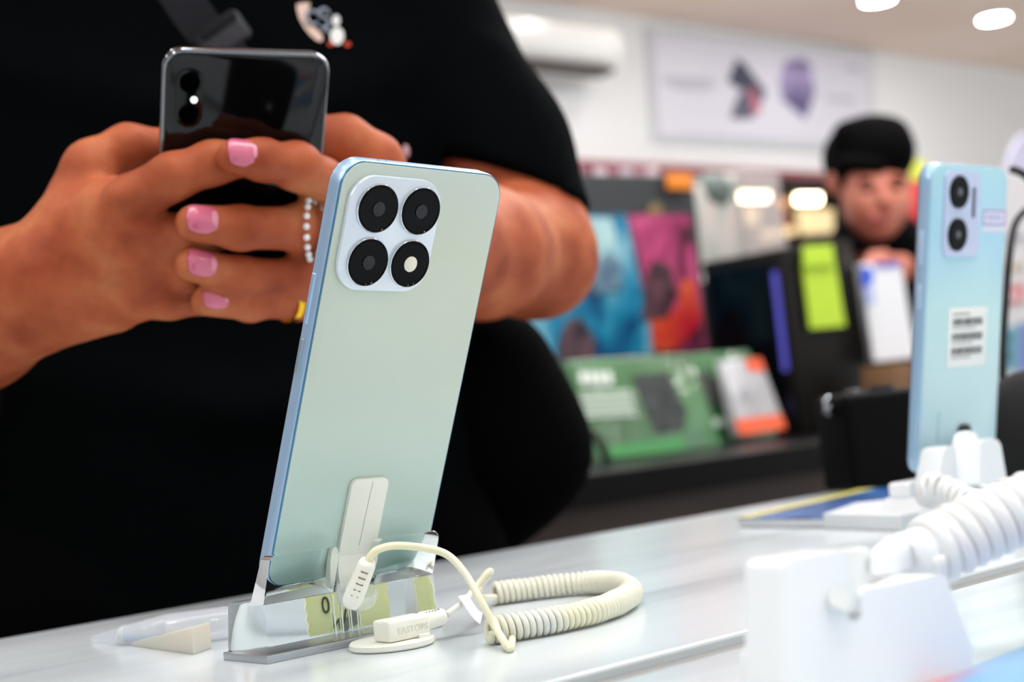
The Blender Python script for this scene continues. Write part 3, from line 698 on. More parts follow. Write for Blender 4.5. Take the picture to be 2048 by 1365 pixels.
# thumb on the screen side
h2.chain([P(790, 430, .800), P(748, 325, .778), P(690, 280, .770), P(640, 278, .768), P(595, 300, .772)], [.0165, .0140, .0118, .0100, .0085], .006, .010)
h2.cap(P(760, 380, .775), I2, .013, .0125, .010)
for c in (P(600, 333, .725), P(602, 457, .738), P(602, 549, .747), P(592, 600, .757)): h2.ell(c+BACK*.003, .0092, None, .006)
VH2, FH2 = h2.mesh(); del h2

# torso core, neck, head, legs
bd = SDF(*bbox([B_(-.40, .0, .02), B_(.30, 0, 1.72), B_(0, .2, 1), B_(0, -.2, 1), ELR], .08), .006)
bd.cap(B_(0, 0, 1.0), B_(0, 0, 1.28), .145, .150, .05, (Fr, 1.5)); bd.cap(B_(-.13, 0, 1.37), B_(.13, 0, 1.37), .05, .05, .05)
bd.cap(B_(0, 0, 1.36), B_(0, .03, 1.50), .055, .052, .03)
Rm = np.stack([Lx, -Fr, up], 1)
bd.ell(B_(0, .035, 1.60), (.078, .095, .112), Rm, .03); bd.ell(B_(0, .07, 1.545), (.058, .060, .070), Rm, .03)
bd.cap(B_(0, .125, 1.60), B_(0, .142, 1.57), .008, .013, .010)
bd.cap(B_(-.02, .120, 1.525), B_(.02, .120, 1.525), .007, .007, .008)
for s_ in (-1, 1):
    bd.ell(B_(s_*.080, .02, 1.585), (.012, .02, .032), Rm, .008); bd.ell(B_(s_*.032, .120, 1.605), .014, None, .006, 'sub'); bd.ell(B_(s_*.032, .112, 1.605), .012, None, .002)
    bd.cap(B_(s_*.09, 0, .92), B_(s_*.10, .01, .50), .085, .058, .03); bd.cap(B_(s_*.10, .01, .50), B_(s_*.10, -.02, .09), .055, .036, .03)
bd.cap(SR, ELR, .052, .043, .03)
VB, FB = bd.mesh(); del bd
V, F_ = join([(VH1, FH1), (VH2, FH2), (VB, FB)])
mesh('body', V, F_, skin, man, smooth=True)
bvl = bvh_of(VH2, FH2)

# nails, rings
nailm = mat('pink nail', 'CF6480', .25, spec=.6, coat=.3)
moon = mat('pale nail base', 'DC8FA0', .3)
def nail(tip, base, r, w, l):
    tip = np.array(tip); base = np.array(base); d = tip-base; d /= np.linalg.norm(d)
    n_ = BACK+UP*.25-d*d.dot(BACK+UP*.25); n_ /= np.linalg.norm(n_); s_ = np.cross(d, n_)
    def patch(w, l, c0, lift, back, e=2.6, nu=12, nv=14):
        V = []; F = []
        for off in (back, lift):
            for j in range(nv+1):
                y = -1+2*j/nv; hw = (max(0.0, 1-abs(y)**e))**(1/e)*.97+.03
                for i in range(nu+1):
                    x = (-1+2*i/nu)*hw; rim = .0004*max(abs(x)/max(hw, .01), abs(y))**6 if off == lift else 0
                    a = x*w/r; v = c0+y*l/2; drop = .0014*max(0, v/l+.02)**2*6
                    V.append(tip+d*v+s_*math.sin(a)*(r+.0002)+n_*(math.cos(a)*(r+.0002)-drop+off-rim))
        m0 = (nu+1)*(nv+1)
        for j in range(nv):
            for i in range(nu):
                a = j*(nu+1)+i; F.append([m0+a, m0+a+1, m0+a+nu+2, m0+a+nu+1]); F.append([a, a+nu+1, a+nu+2, a+1])
        bd_ = [i for i in range(nu+1)]+[j*(nu+1)+nu for j in range(1, nv+1)]+[nv*(nu+1)+i for i in range(nu-1, -1, -1)]+[j*(nu+1) for j in range(nv-1, 0, -1)]
        for k in range(len(bd_)): a, b = bd_[k], bd_[(k+1) % len(bd_)]; F.append([a, b, m0+b, m0+a])
        return V, F
    o = mesh('fingernail', *patch(w, l, -l*.16, .0005, -.0012), nailm, man, smooth=True)
    mesh('nail_moon', *patch(w*.55, l*.22, -l*.16-l*.34, .00062, .0002, 2.0), moon, o, smooth=True)
nail(P(462, 314, .694), P(525, 320, .704), .0084, .0074, .0155)
nail(P(382, 446, .697), P(480, 456, .710), .0088, .0074, .0155)
nail(P(378, 530, .703), P(480, 552, .722), .0083, .0068, .0150)
nail(P(408, 603, .716), P(500, 608, .736), .0074, .0060, .0140)
gold = mat('gold', 'E8B92C', .2, metal=1)
def ring(name, c, ax, r, w, m, th=.0009, label=None):
    return mesh(name, *lathe(c, ax, [(-w/2, r), (-w/2, r+th), (w/2, r+th), (w/2, r), (-w/2, r)], 40, False), m, man, smooth=False, label=label)
c = P(577, 600, .7515); ax = P(590, 600, .757)-P(500, 606, .738)
ring('gold_ring', c, ax, .0102, .0034, gold, label='plain gold ring on the little finger')
c = P(621, 458, .7365); ax = P(655, 458, .752)-P(600, 457, .737)
rg = ring('silver_ring', c, ax, .0130, .0062, mat('silver', 'DADCE0', .15, metal=1), .0012, label='chunky silver ring with small stones')
for k in range(9):
    a = -1.4+k*.35; cc_ = c+BACK*.0146*math.cos(a)+UP*.0146*math.sin(a)
    mesh('ring_stone', *sphere(cc_, .0016, 10, 6), mat('clear stone', 'F2F5F8', .05, coat=1), rg)

# t-shirt
sh = SDF(*bbox([B_(-.34, 0, .90), B_(.30, 0, 1.44), B_(0, .2, 1), B_(0, -.2, 1), P(1190, 430, 1.06)], .05), .0045)
sh.cap(B_(0, .0, .86), B_(0, .0, 1.28), .178, .168, .04, (Fr, 1.42))
sh.cap(B_(-.135, 0, 1.375), B_(.125, 0, 1.375), .062, .062, .08)
sh.cap(SL, P(990, 300, 1.082), .052, .0470, .05); sh.cap(P(990, 300, 1.082), P(1045, 440, 1.062), .0470, .0475, .03)
sh.cap(SR, SR+(ELR-SR)*.75, .060, .058, .05)
for s_ in (-1, 1):      # folds
    for q, (zz, tilt) in enumerate(((1.02, .05), (1.12, -.04), (1.2, .06))):
        sh.cap(B_(s_*.16, .05, zz+tilt), B_(s_*.02, .125, zz), .006, .012, .03)
sh.cap(P(980, 120, 1.06), P(1050, 330, 1.045), .006, .008, .03)
sh.cap(P(940, 180, 1.06), P(980, 330, 1.035), .006, .008, .03)
sh.ell(B_(0, .05, 1.50), (.075, .075, .07), None, .01, 'sub')
# cut the left sleeve at its hem
hc = P(1085, 396, 1.065); hd = ELB-P(1030, 330, 1.085); hd = P(1055, 476, 1.06)-P(1085, 392, 1.065); hd /= np.linalg.norm(hd)
g = np.meshgrid(*[sh.lo[i]+sh.h*np.arange(sh.n[i]) for i in range(3)], indexing='ij')
q = [g[i]-hc[i] for i in range(3)]; t = q[0]*hd[0]+q[1]*hd[1]+q[2]*hd[2]
rad_ = np.sqrt(np.maximum(q[0]**2+q[1]**2+q[2]**2-t*t, 0))
sh.D = np.maximum(sh.D, -np.maximum(np.maximum(rad_-.075, -t), t-.09)).astype(np.float32)
hc2 = SR+(ELR-SR)*.72; hd2 = (ELR-SR)/np.linalg.norm(ELR-SR)
q = [g[i]-hc2[i] for i in range(3)]; t = q[0]*hd2[0]+q[1]*hd2[1]+q[2]*hd2[2]
rad_ = np.sqrt(np.maximum(q[0]**2+q[1]**2+q[2]**2-t*t, 0))
sh.D = np.maximum(sh.D, -np.maximum(rad_-.095, -t)).astype(np.float32)
VS, FS = sh.mesh(); del sh, g, q, t, rad_
shirt = mesh('t_shirt', VS, FS, black, man, smooth=True)
bvs = bvh_of(VS, FS)
def hit(px, py, off=.0012, default=1.0, tree=bvs):
    d = Vector(ray(px, py)).normalized(); r = tree.ray_cast(Vector(O), d)
    if r[0] is None: return P(px, py, default)
    return np.array(r[0])-np.array(d)*off
def decal(name, poly, m, parent, off=.0012, th=.0008, label=None):
    front = [tuple(hit(x, y, off)) for x, y in poly]; back = [tuple(hit(x, y, off-th-.001)) for x, y in poly]
    return mesh(name, *loft([back, front]), m, parent, label=label)
zz = lambda pts_: [(300+x/3.413, y/3.413) for x, y in pts_]
crest = decal('chest_logo', zz([(1000, 30), (1045, 18), (1095, 20), (1078, 70), (1085, 135), (1120, 185), (1165, 225), (1182, 262), (1170, 284), (1140, 278), (1095, 240), (1055, 190), (1022, 130), (1006, 80)]), mat('pale pink embroidery', 'E2BFB0', .8), shirt, label='embroidered chest logo with a pale pink crest')
gth = mat('grey thread', '8A93A0', .8)
def stroke(pts_, r, m, name='logo_lettering', par=crest):
    mesh(name, *tube(catmull([hit(x, y, .0016) for x, y in zz(pts_)], 5), r, 6), m, par)
stroke([(1145, 90), (1105, 75), (1070, 95), (1068, 150), (1100, 170), (1140, 155)], .0011, gth)
stroke([(1225, 95), (1190, 60), (1155, 80), (1165, 115), (1205, 125), (1215, 165), (1190, 195), (1155, 180)], .0011, gth)
stroke([(1180, 200), (1225, 220)], .0010, gth)
def oval(cx, cy, rx, ry, m, nm, n=18): return decal(nm, zz([(cx+rx*math.cos(2*PI*i/n), cy+ry*math.sin(2*PI*i/n)) for i in range(n)]), m, crest, .0020)
wt = mat('white thread', 'E9E6E2', .8); rt = mat('red thread', 'C23A22', .8)
oval(1270, 140, 27, 38, wt, 'white_patch'); oval(1277, 245, 47, 60, wt, 'white_patch'); oval(1232, 300, 20, 15, rt, 'red_patch'); oval(1348, 302, 22, 17, rt, 'red_patch')
o = mesh('lapel_pin', *sphere(hit(812, 303, .002), (.0022, .0022, .0045), 12, 8), mat('pink pin', 'E7B6BE', .3), shirt)
hairm = mat('black hair', '040303', .8, spec=.06)
hs = SDF(B_(0, .0, 1.62)-.2, B_(0, .03, 1.62)+.2, .005)
hs.ell(B_(0, .025, 1.63), (.088, .104, .108), Rm, .02); hs.ell(B_(0, .13, 1.555), (.085, .075, .10), Rm, .01, 'sub'); hs.ell(B_(0, .0, 1.46), (.12, .12, .07), Rm, .01, 'sub')
mesh('hair', *hs.mesh(), hairm, man, smooth=True); del hs
tr = SDF(*bbox([B_(-.22, .0, .10), B_(.22, 0, .98), B_(0, .15, .5), B_(0, -.15, .5)], .07), .007)
tr.cap(B_(-.06, 0, .93), B_(.06, 0, .93), .115, .115, .05, (Fr, 1.15))
for s_ in (-1, 1): tr.cap(B_(s_*.09, 0, .90), B_(s_*.10, .01, .50), .098, .072, .03); tr.cap(B_(s_*.10, .01, .50), B_(s_*.10, -.02, .11), .072, .056, .03)
mesh('trousers', *tr.mesh(), mat('black trousers', '050507', .9, spec=.03), man, smooth=True); del tr
for s_ in (-1, 1):
    k_ = SDF(B_(s_*.10, .04, .06)-.2, B_(s_*.10, .04, .06)+.2, .006)
    k_.cap(B_(s_*.10, -.05, .045), B_(s_*.115, .13, .038), .045, .040, .02); k_.cap(B_(s_*.10, -.03, .06), B_(s_*.10, -.02, .12), .045, .045, .03)
    VV, FF = k_.mesh(); VV[:, 2] = np.maximum(VV[:, 2], .001); mesh('shoe', VV, FF, mat('black shoe', '111113', .5), man, smooth=True)

# sling bag with strap over the chest
bagm = mat('black nylon', '040405', .9, spec=.03); bump(bagm, 300, .2, .001)
bag = thing('sling_bag', 'black sling bag at the hip of the man holding the phone, strap across his chest', 'bag', P(1015, 1000, 1.12))
bs_ = SDF(*bbox([P(890, 600, 1.0), P(1200, 1130, 1.25)], .06), .004)
bs_.cap(P(985, 745, 1.13), P(1040, 900, 1.14), .040, .046, .04); bs_.cap(P(1040, 900, 1.14), P(955, 1035, 1.12), .040, .030, .04); bs_.ell(P(940, 850, 1.12), (.06, .06, .08), None, .04)
mesh('bag_body', *bs_.mesh(), bagm, bag, smooth=True); del bs_
strapm = mat('dark grey webbing', '1F1E23', .8, spec=.15); bump(strapm, 500, .4, .0005)
sp = [(250, -190), (300, -110), (350, -25), (398, 45), (450, 105), (520, 190), (600, 300), (680, 430), (760, 560), (860, 680)]
ctr = resample(catmull([hit(x, y, .003) for x, y in sp], 6), .006)[0]
T_, U_, B2_ = frames(ctr); rings = []
for i, p in enumerate(ctr):
    s_ = np.cross(T_[i], BACK); s_ /= np.linalg.norm(s_); n_ = np.cross(s_, T_[i]); n_ = n_ if n_.dot(BACK) > 0 else -n_
    rings.append([tuple(p+s_*a*.0125+n_*b) for a, b in ((-1, -.0008), (1, -.0008), (1, .0008), (.0, .0012), (-1, .0008))])
mesh('strap', *loft(rings), strapm, bag, auto=40)
cb0 = hit(455, 78, .006); s_ = T_[len(ctr)//4]; 
tv = ctr[3]-ctr[0]
dirs = hit(480, 118, .004)-hit(425, 40, .004); dirs /= np.linalg.norm(dirs); sd = np.cross(dirs, BACK); sd /= np.linalg.norm(sd); nn_ = np.cross(sd, dirs); nn_ = nn_ if nn_.dot(BACK) > 0 else -nn_
Rb_ = np.stack([sd, dirs, nn_], 1)
v, F_ = box((-.0160, -.0100, -.001), (.0160, .0100, .0042), .0035, 3)
mesh('slider_buckle', tf(v, hit(448, 72, .003), Rb_), F_, mat('black plastic buckle', '2E2D33', .5), bag, smooth=True)
v, F_ = box((-.0135, -.0035, .003), (.0135, .0035, .0062), .0015, 3)
mesh('strap_loop', tf(v, hit(436, 52, .003), Rb_), F_, strapm, bag, auto=40)
v, F_ = box((-.0045, -.0060, .0015), (.0045, .0060, .0028), .001, 2)
mesh('strap_label', tf(v, hit(400, 12, .002), Rb_), F_, mat('cream label', 'B9AA93', .7), bag, label='small cream label on the strap')

# black phone in his hands
u_ = RIGHT+UP*.038-BACK*.37; u_ /= np.linalg.norm(u_)
v_ = RIGHT*.148+UP+BACK*.5; v_ -= u_*v_.dot(u_); v_ /= np.linalg.norm(v_)
n_ = np.cross(v_, u_)                       # away from the camera
Rp = np.stack([u_, n_, v_], 1)
topc = P(499, 104, .700)
hp = thing('smartphone', 'glossy black smartphone held up by the man in the black t-shirt', 'phone', tuple(topc-v_*.134), Rp)
WP, HP = .0765, .134
lo_('frame', rrprism(-WP/2, WP/2, 0, HP, .0095, .0006, .0078, .0018, 10), mat('polished dark frame', '85888E', .12, metal=1), hp)
lo_('back_glass', rrprism(-WP/2+.0012, WP/2-.0012, .0012, HP-.0012, .0085, -.0003, .0012, .0009, 10), mat('black back glass', '050506', .07, spec=.35), hp)
lo_('screen', rrprism(-WP/2+.001, WP/2-.001, .001, HP-.001, .0085, .0074, .0080, .0003, 10), scr, hp)
isl3 = lo_('camera_island', rrprism(-WP/2+.006, -WP/2+.018, HP-.036, HP-.008, .0058, -.0014, -.0001, .0004, 8), mat('black camera island', '030304', .15, spec=.3), hp)
for z in (HP-.0145, HP-.0295): lo_('lens', lathe((-WP/2+.012, -.0013, z), (0, -1, 0), [(0, .0048), (.0007, .0048), (.0006, .004)], 28), lensb, isl3)
lo_('flash', disc((-WP/2+.0140, -.0016, HP-.0225), (0, -1, 0), .0015, .0004, 18), mat('flash lamp', 'FFFFFF', .3, emit=1.2, ecol='FFFFFF'), isl3, label='small white flash lamp')

# ================================================================== things behind
def slab(cor, y, dy=.02, bev=0, lean=0):
    """solid whose front face passes through four image corners BL,BR,TR,TL on the plane y (top leaning back by lean)"""
    def Yc(a_, b_, c_):
        p = Y(a_, b_, c_)
        if 1.3 < c_ < 2.76: p[2] = max(p[2], TT+.0025)
        return p
    f = [Yc(*cor[0], y), Yc(*cor[1], y), Yc(*cor[2], y+lean), Yc(*cor[3], y+lean)]; b = [p+np.array([0, dy, 0]) for p in f]
    return hexa([f[0], f[1], b[1], b[0]], [f[3], f[2], b[2], b[3]], bev)
def item(name, cor, y, m, label, cat, dy=.02, bev=.002, lean=0, group=None):
    o = mesh(name, *slab(cor, y, dy, bev, lean), m, None, auto=40); return tag(o, label, cat, group)

# air conditioner
ac = thing('air_conditioner', 'white wall-mounted air conditioner high on the wall at the top centre', 'air conditioner', (3.9, 3.9, CZ+1.2))
acm = mat('white gloss casing', 'EDECEA', .18)
z0, z1 = Y(1200, 134, 3.79)[2], Y(1200, 44, 3.79)[2]; xr = Y(1236, 90, 3.80)[0]; xl = xr-.86
prof = [(3.999, z0), (3.86, z0), (3.80, z0+.03), (3.78, z0+.08), (3.78, z1-.05), (3.80, z1-.01), (3.84, z1), (3.999, z1)]
mesh('casing', *loft([[(x, a, b) for a, b in prof] for x in (xl, xr)]), acm, ac, auto=50)
mesh('louvre', *box((xl+.05, 3.79, z0-.016), (xr-.04, 3.88, z0+.006), .004), mat('painted outlet shade', '3A2C26', .6), ac, label='air outlet slot with its shade painted dark brown')  # shadow in the outlet slot is put in as dark brown colour
mesh('front_panel', *box((xl+.02, 3.772, z0+.085), (xr-.02, 3.782, z1-.03), .004), acm, ac)

# sign board with two phones
sg = thing('sign_board', 'wide pale lilac wall sign picturing a dark phone and a purple phone', 'sign', (5.2, 3.97, CZ+1.04))
mesh('frame', *slab([(1306, 283), (1752, 308), (1748, 104), (1293, 52)], 3.985, .03, .004), mat('silver grey sign frame', 'CFD2D6', .4), sg)
panel = mesh('panel', *slab([(1318, 268), (1738, 292), (1735, 114), (1305, 63)], 3.975, .012, .001), mat('lilac white print', 'DAD8E6', .4), sg)
def flatpoly(name, pts_, y, m, parent, th=.003):
    return mesh(name, *loft([[tuple(Y(a, b, y)) for a, b in pts_], [tuple(Y(a, b, y)+[0, th, 0]) for a, b in pts_]]), m, parent)
flatpoly('printed_dark_phone', [(1474, 118), (1488, 126), (1532, 182), (1524, 206), (1500, 190), (1456, 163)], 3.971, mat('navy print', '2A3350', .4), panel)
flatpoly('printed_grey_phone', [(1488, 178), (1508, 186), (1516, 214), (1502, 238), (1462, 236), (1474, 200)], 3.970, mat('grey print dark', '54566A', .4), panel)
flatpoly('printed_red_streak', [(1497, 178), (1508, 176), (1522, 222), (1508, 232)], 3.968, mat('red print', 'C4637C', .4), panel)
flatpoly('printed_purple_phone', [(1572, 122), (1606, 118), (1622, 128), (1630, 186), (1612, 238), (1566, 200), (1560, 165)], 3.971, noise_color(mat('purple print', '75629E', .4), '473A6E', 'A695C8', 9, 2), panel)
for a_, b_, c_, d_ in ((1328, 1430, 146, 160), (1345, 1420, 164, 170), (1655, 1710, 184, 194), (1692, 1722, 122, 132)):
    flatpoly('printed_text_line', [(a_, c_+6), (b_, c_+12), (b_, d_+12), (a_, d_+6)], 3.971, mat('faint grey print', 'BDBBCB', .5), panel)

# downlights
dl = mat('lit downlight', 'FFFFFF', .5, emit=55, ecol='FFFDFA'); dr = mat('white downlight rim', 'F0F0EE', .4)
def downlight(x, y, label, group=None):
    t = thing('downlight', label, 'ceiling light', (x, y, HC-.01), group=group)
    mesh('rim', *lathe((x, y, HC-.008), (0, 0, 1), [(0, .060), (0, .072), (.006, .078), (.008, .078)], 32, False), dr, t, smooth=True)
    mesh('lamp', *disc((x, y, HC-.006), (0, 0, 1), .060, .004, 32), dl, t)
a = Z(1755, -3, HC); b = Z(1988, 35, HC)
downlight(a[0], a[1], 'bright round ceiling downlight at the top edge of the picture, the left one of two')
downlight(b[0], b[1], 'bright round ceiling downlight nearer the right edge of the picture')
for j, yy in enumerate((-.3, .9, 2.1, 3.35, -1.3, -2.3)):
    for i in range(8):
        x = -.2+i*.85
        if j == 3 and i > 5: continue
        downlight(x, yy, 'round white downlight in the ceiling above the counters', 'ceiling downlights above the counters')

# back counter
brown = noise_color(mat('dark brown laminate', '3B2A22', .45), '33241E', '443028', 4, 3, (1, 1, 4))
bc = thing('back_counter', 'dark brown display counter with a black top across the aisle', 'counter', (1.7, 2.0, 0))
mesh('countertop', *box((.95, 1.36, TT-.04), (2.44, 2.75, TT+.001), .003), mat('black gloss top', '070607', .35, spec=.12), bc)
mesh('cabinet', *box((.98, 1.40, .06), (2.41, 2.72, TT-.04), .003), brown, bc)
mesh('plinth', *box((1.02, 1.46, 0), (2.37, 2.68, .06)), mat('black plinth', '101010', .6), bc)

# display board with two pictures
bo = thing('display_board', 'dark grey display board with a blue and a magenta picture behind the green packages', 'display board', (2.1, 2.04, TT))
mesh('board', *slab([(1000, 905), (1432, 850), (1388, 352), (1010, 345)], 2.0, .06, .004), mat('charcoal board', '34383B', .55), bo)
blue = mat('blue fantasy print', '3E8FB8', .35); noise_color(blue, '0C3A6E', '9FD0DA', 7, 3, (1, 1, .8), .33, .66, mid='1F86AA', distort=1.2)
pb = mesh('blue_picture', *slab([(1055, 722), (1312, 708), (1252, 430), (1010, 428)], 1.992, .006), blue, bo)
flatpoly('printed_hooded_figure', [(1118, 722), (1190, 718), (1192, 690), (1178, 655), (1158, 634), (1138, 640), (1122, 668), (1116, 700)], 1.988, noise_color(mat('brown grey print', '4A3D45', .5), '2A2630', '705058', 25), pb)
flatpoly('printed_pale_sky', [(1165, 520), (1225, 540), (1232, 470), (1222, 436), (1166, 434)], 1.989, noise_color(mat('pale cyan print', '9CC9CF', .4), '86BCC8', 'B5D6D6', 12), pb)
flatpoly('printed_armour', [(1185, 590), (1245, 575), (1240, 520), (1215, 500), (1190, 530)], 1.987, noise_color(mat('slate print', '4B6C86', .4), '2B4460', '7D9CB0', 25), pb)
mag = mat('magenta fantasy print', 'A83A6C', .35); noise_color(mag, '3A1626', 'C64A7E', 9, 3, (1, 1, .9), .36, .6, mid='A02C60', distort=1)
pm_ = mesh('magenta_picture', *slab([(1314, 706), (1415, 698), (1378, 430), (1256, 430)], 1.992, .006), mag, bo)
flatpoly('printed_flame', [(1308, 702), (1345, 700), (1385, 668), (1404, 640), (1388, 560), (1366, 560), (1360, 610), (1330, 640), (1302, 640)], 1.988, noise_color(mat('red orange print', 'D8351C', .4), 'C8102E', 'F0782A', 7, 1), pm_)
flatpoly('printed_dark_figure', [(1286, 640), (1335, 636), (1356, 590), (1340, 530), (1306, 520), (1292, 560)], 1.989, noise_color(mat('dark wine print', '3A2028', .5), '241418', '6B4450', 22), pm_)
flatpoly('emblem', [(1296, 428), (1328, 428), (1322, 412), (1310, 405), (1300, 414)], 1.990, mat('bronze emblem', '8A7148', .5), bo)
random.seed(11)
ordn = ['leftmost', 'second from the left', 'third from the left', 'fourth from the left', 'fifth from the left', 'sixth from the left', 'rightmost']
for i in range(7):
    x = 1140+i*26; c = ['D8B8C4', '8C5A6A', 'E6D2D8', 'A8707E', 'CFC0C8', 'B88A98', 'DCC6CC'][i]
    o = mesh('price_card', *slab([(x, 356), (x+20, 356), (x+20, 334+i % 3*2), (x, 334+i % 2*3)], 2.03, .006), mat('card '+c, c, .6)); tag(o, 'small pinkish card on top of the dark display board, '+ordn[i], 'card', 'pinkish cards on top of the dark board')
item('price_tag', [(1336, 378), (1386, 380), (1386, 348), (1334, 346)], 1.98, noise_color(mat('orange tag', 'F08A1E', .5), 'EE8318', 'F59A3C', 20), 'bright orange tag clipped at the top right corner of the dark display board', 'tag', .006)

# wrapped package
wrap = mat('wrapped pale plastic', 'C4BFBB', .3); noise_color(wrap, 'AEB5AF', 'E2C9C4', 14, 3, (1.6, 1.6, .35), .36, .62, mid='C6C6C0'); bump(wrap, 30, .5, .01, 2, (1, 1, .3))
wp = thing('wrapped_package', 'pale grey plastic-wrapped bundle with a dark domed top, beside the orange tag', 'package', Y(1470, 640, 2.45))
mesh('wrapping', *slab([(1408, 545), (1500, 530), (1478, 338), (1388, 372)], 2.45, .08, .02), wrap, wp, auto=50)
za_ = Y(1408, 545, 2.45)[2]; xa_ = Y(1408, 545, 2.45)[0]
o = mesh('pedestal', *box((xa_+.01, 2.43, 0), (xa_+.28, 2.60, za_-.022), .003), mat('matte black pedestal', '08080A', .7, spec=.1)); tag(o, 'black pedestal under the wrapped bundle, behind the display board', 'pedestal')
mesh('loose_film', *slab([(1500, 560), (1580, 548), (1556, 345), (1470, 338)], 2.44, .004), mat('cloudy film', 'E0D6D4', .3, alpha=.45), wp)
c = Y(1424, 380, 2.47); mesh('domed_lid', *sphere(c, (.058, .05, .045), 28, 14), mat('grey green dome', '6F7E79', .4), wp, smooth=True)

# computer cases with notes
def Xp(px, py, x): d = ray(px, py); return O + d*(x/d[0])
dkc = mat('black gloss case', '08080B', .35, spec=.2); dkc2 = mat('black brown case', '110E0C', .5, spec=.2)
t = thing('computer_case', 'black computer case with a purple light strip and lime green notes on its front', 'computer', (2.3, 1.7, TT))
fl, fr, ftr, ftl = Y(1606, 880, 1.68), Y(1757, 862, 1.68), Y(1704, 478, 1.68), Y(1562, 496, 1.68)
fl[2] = fr[2] = TT+.0025; X0 = ftl[0]; yb0 = Xp(1403, 535, X0)[1]; dpt = min(yb0-1.68, .45)
back = [p+np.array([0, dpt, 0]) for p in (fl, fr, ftr, ftl)]
mesh('case', *hexa([fl, fr, back[1], back[0]], [ftl, ftr, back[2], back[3]], .006), dkc2, t, auto=40)
def side(t_, h):      # point on the left side face: t_ 0 front .. 1 back, h 0 bottom .. 1 top
    p = fl+(ftl-fl)*h; return p+np.array([-.0015, dpt*t_, 0])
def sidepoly(name, r_, m, off=0): 
    q_ = [side(*c)+np.array([-off, 0, 0]) for c in r_]; return mesh(name, *loft([[tuple(p) for p in q_], [tuple(p+[.0015, 0, 0]) for p in q_]]), m, t)
sidepoly('side_glass', [(.12, .06), (.92, .06), (.92, .93), (.12, .93)], mat('dark glass panel', '050408', .1, spec=.2))
sidepoly('light_strip', [(.07, .34), (.135, .34), (.135, .88), (.07, .88)], mat('purple light strip', '5A55B0', .4, emit=.5, ecol='4A48B8'), .001)
sidepoly('lower_reflector', [(.06, .10), (.13, .10), (.13, .20), (.06, .20)], mat('dim violet plastic', '1C1A34', .4), .001)
mesh('brand_sticker', *slab([(1648, 862), (1692, 857), (1690, 840), (1646, 845)], 1.676, .003), mat('pinkish sticker', 'A08A8C', .5), t)
mesh('vent_slots', *slab([(1690, 540), (1702, 538), (1698, 500), (1687, 502)], 1.676, .003), mat('grey slots', '3C3834', .5), t)
lime = mat('lime paper', 'BFE03A', .65)
item('sticky_note', [(1622, 658), (1691, 652), (1671, 527), (1606, 530)], 1.668, lime, 'large lime green note, the lower of two on the black computer case', 'note', .004, 0)
item('sticky_note', [(1609, 533), (1671, 529), (1665, 489), (1608, 492)], 1.660, lime, 'small lime green note above and overlapping the larger lime note', 'note', .004, 0)

# blister packages
def pack(name, label, cor, y, col, lean=.05):
    t = thing(name, label, 'package', tuple(Y(*cor[0], y)))
    m = mat('glossy card '+col, col, .3, coat=1, coat_rough=.02); 
    c_ = [int(col[i:i+2], 16) for i in (0, 2, 4)]
    dark_ = ''.join('%02X' % max(0, int(q*.72)) for q in c_)
    noise_color(m, dark_, col, 5, 2)
    N, L, b = nodes(m); n = N.new('ShaderNodeTexNoise'); n.inputs['Scale'].default_value = 22; n.inputs['Detail'].default_value = 1
    tc = N.new('ShaderNodeTexCoord'); L.new(tc.outputs['Object'], n.inputs['Vector'])
    bp = N.new('ShaderNodeBump'); bp.inputs['Strength'].default_value = 1; bp.inputs['Distance'].default_value = .0075
    L.new(n.outputs[0], bp.inputs['Height']); L.new(bp.outputs[0], b.inputs['Coat Normal'])
    o = mesh('card', *slab(cor, y, .022, .003, lean), m, t, auto=40); return t, o
def onp(name, cor_, pts_, y, lean, H_, m, par, off=.003):
    """flat print on the leaning face"""
    (yb, yt) = H_; out = []
    for a_, b_ in pts_:
        k = (yb-b_)/(yb-yt); out.append(Y(a_, b_, y+lean*k-off))
    return mesh(name, *loft([[tuple(p) for p in out], [tuple(p+[0, off, 0]) for p in out]]), m, par)
gr = '4F8A57'
t, o = pack('keyboard_package', 'large green package picturing a black keyboard, in front of the dark display board', [(1196, 926), (1445, 898), (1382, 706), (1136, 722)], 1.60, gr)
H_ = (915, 712)
pr = mat('pale print', 'C6D6C6', .5); kb = noise_color(mat('keyboard print', '232A2C', .4), '1A2022', '3A4244', 60, 1)
for i in range(4): x = 1160+i*17; onp('printed_title_letter', None, [(x+3, 770), (x+15, 769), (x+11, 742), (x-1, 743)], 1.60, .05, H_, mat('white print', 'E8EEE6', .4), o)
for i in range(5): yy = 786+i*11; onp('printed_text_line', None, [(1162+i*3, yy+7), (1262+i*3, yy+1), (1260+i*3, yy-6), (1160+i*3, yy)], 1.60, .05, H_, pr, o)
onp('printed_keyboard', None, [(1312, 870), (1390, 858), (1336, 744), (1266, 752)], 1.60, .05, H_, kb, o)
onp('printed_green_band', None, [(1212, 918), (1436, 893), (1428, 870), (1206, 893)], 1.60, .05, H_, mat('bright green print', '2E8F45', .3, coat=1), o)
H_ = (885, 703)
t, o = pack('mouse_package', 'smaller green package picturing a dark mouse, left of the white and orange package', [(1430, 893), (1556, 872), (1498, 699), (1384, 708)], 1.63, '3F7F4A')
onp('printed_mouse', None, [(1418+20*math.cos(k*PI/8)+.3*34*math.sin(k*PI/8), 778+36*math.sin(k*PI/8)) for k in range(16)], 1.63, .05, H_, mat('dark mouse print', '4A4A48', .3), o)
onp('printed_text_line', None, [(1400, 858), (1462, 850), (1458, 835), (1395, 843)], 1.63, .05, H_, pr, o)
H_ = (865, 718)
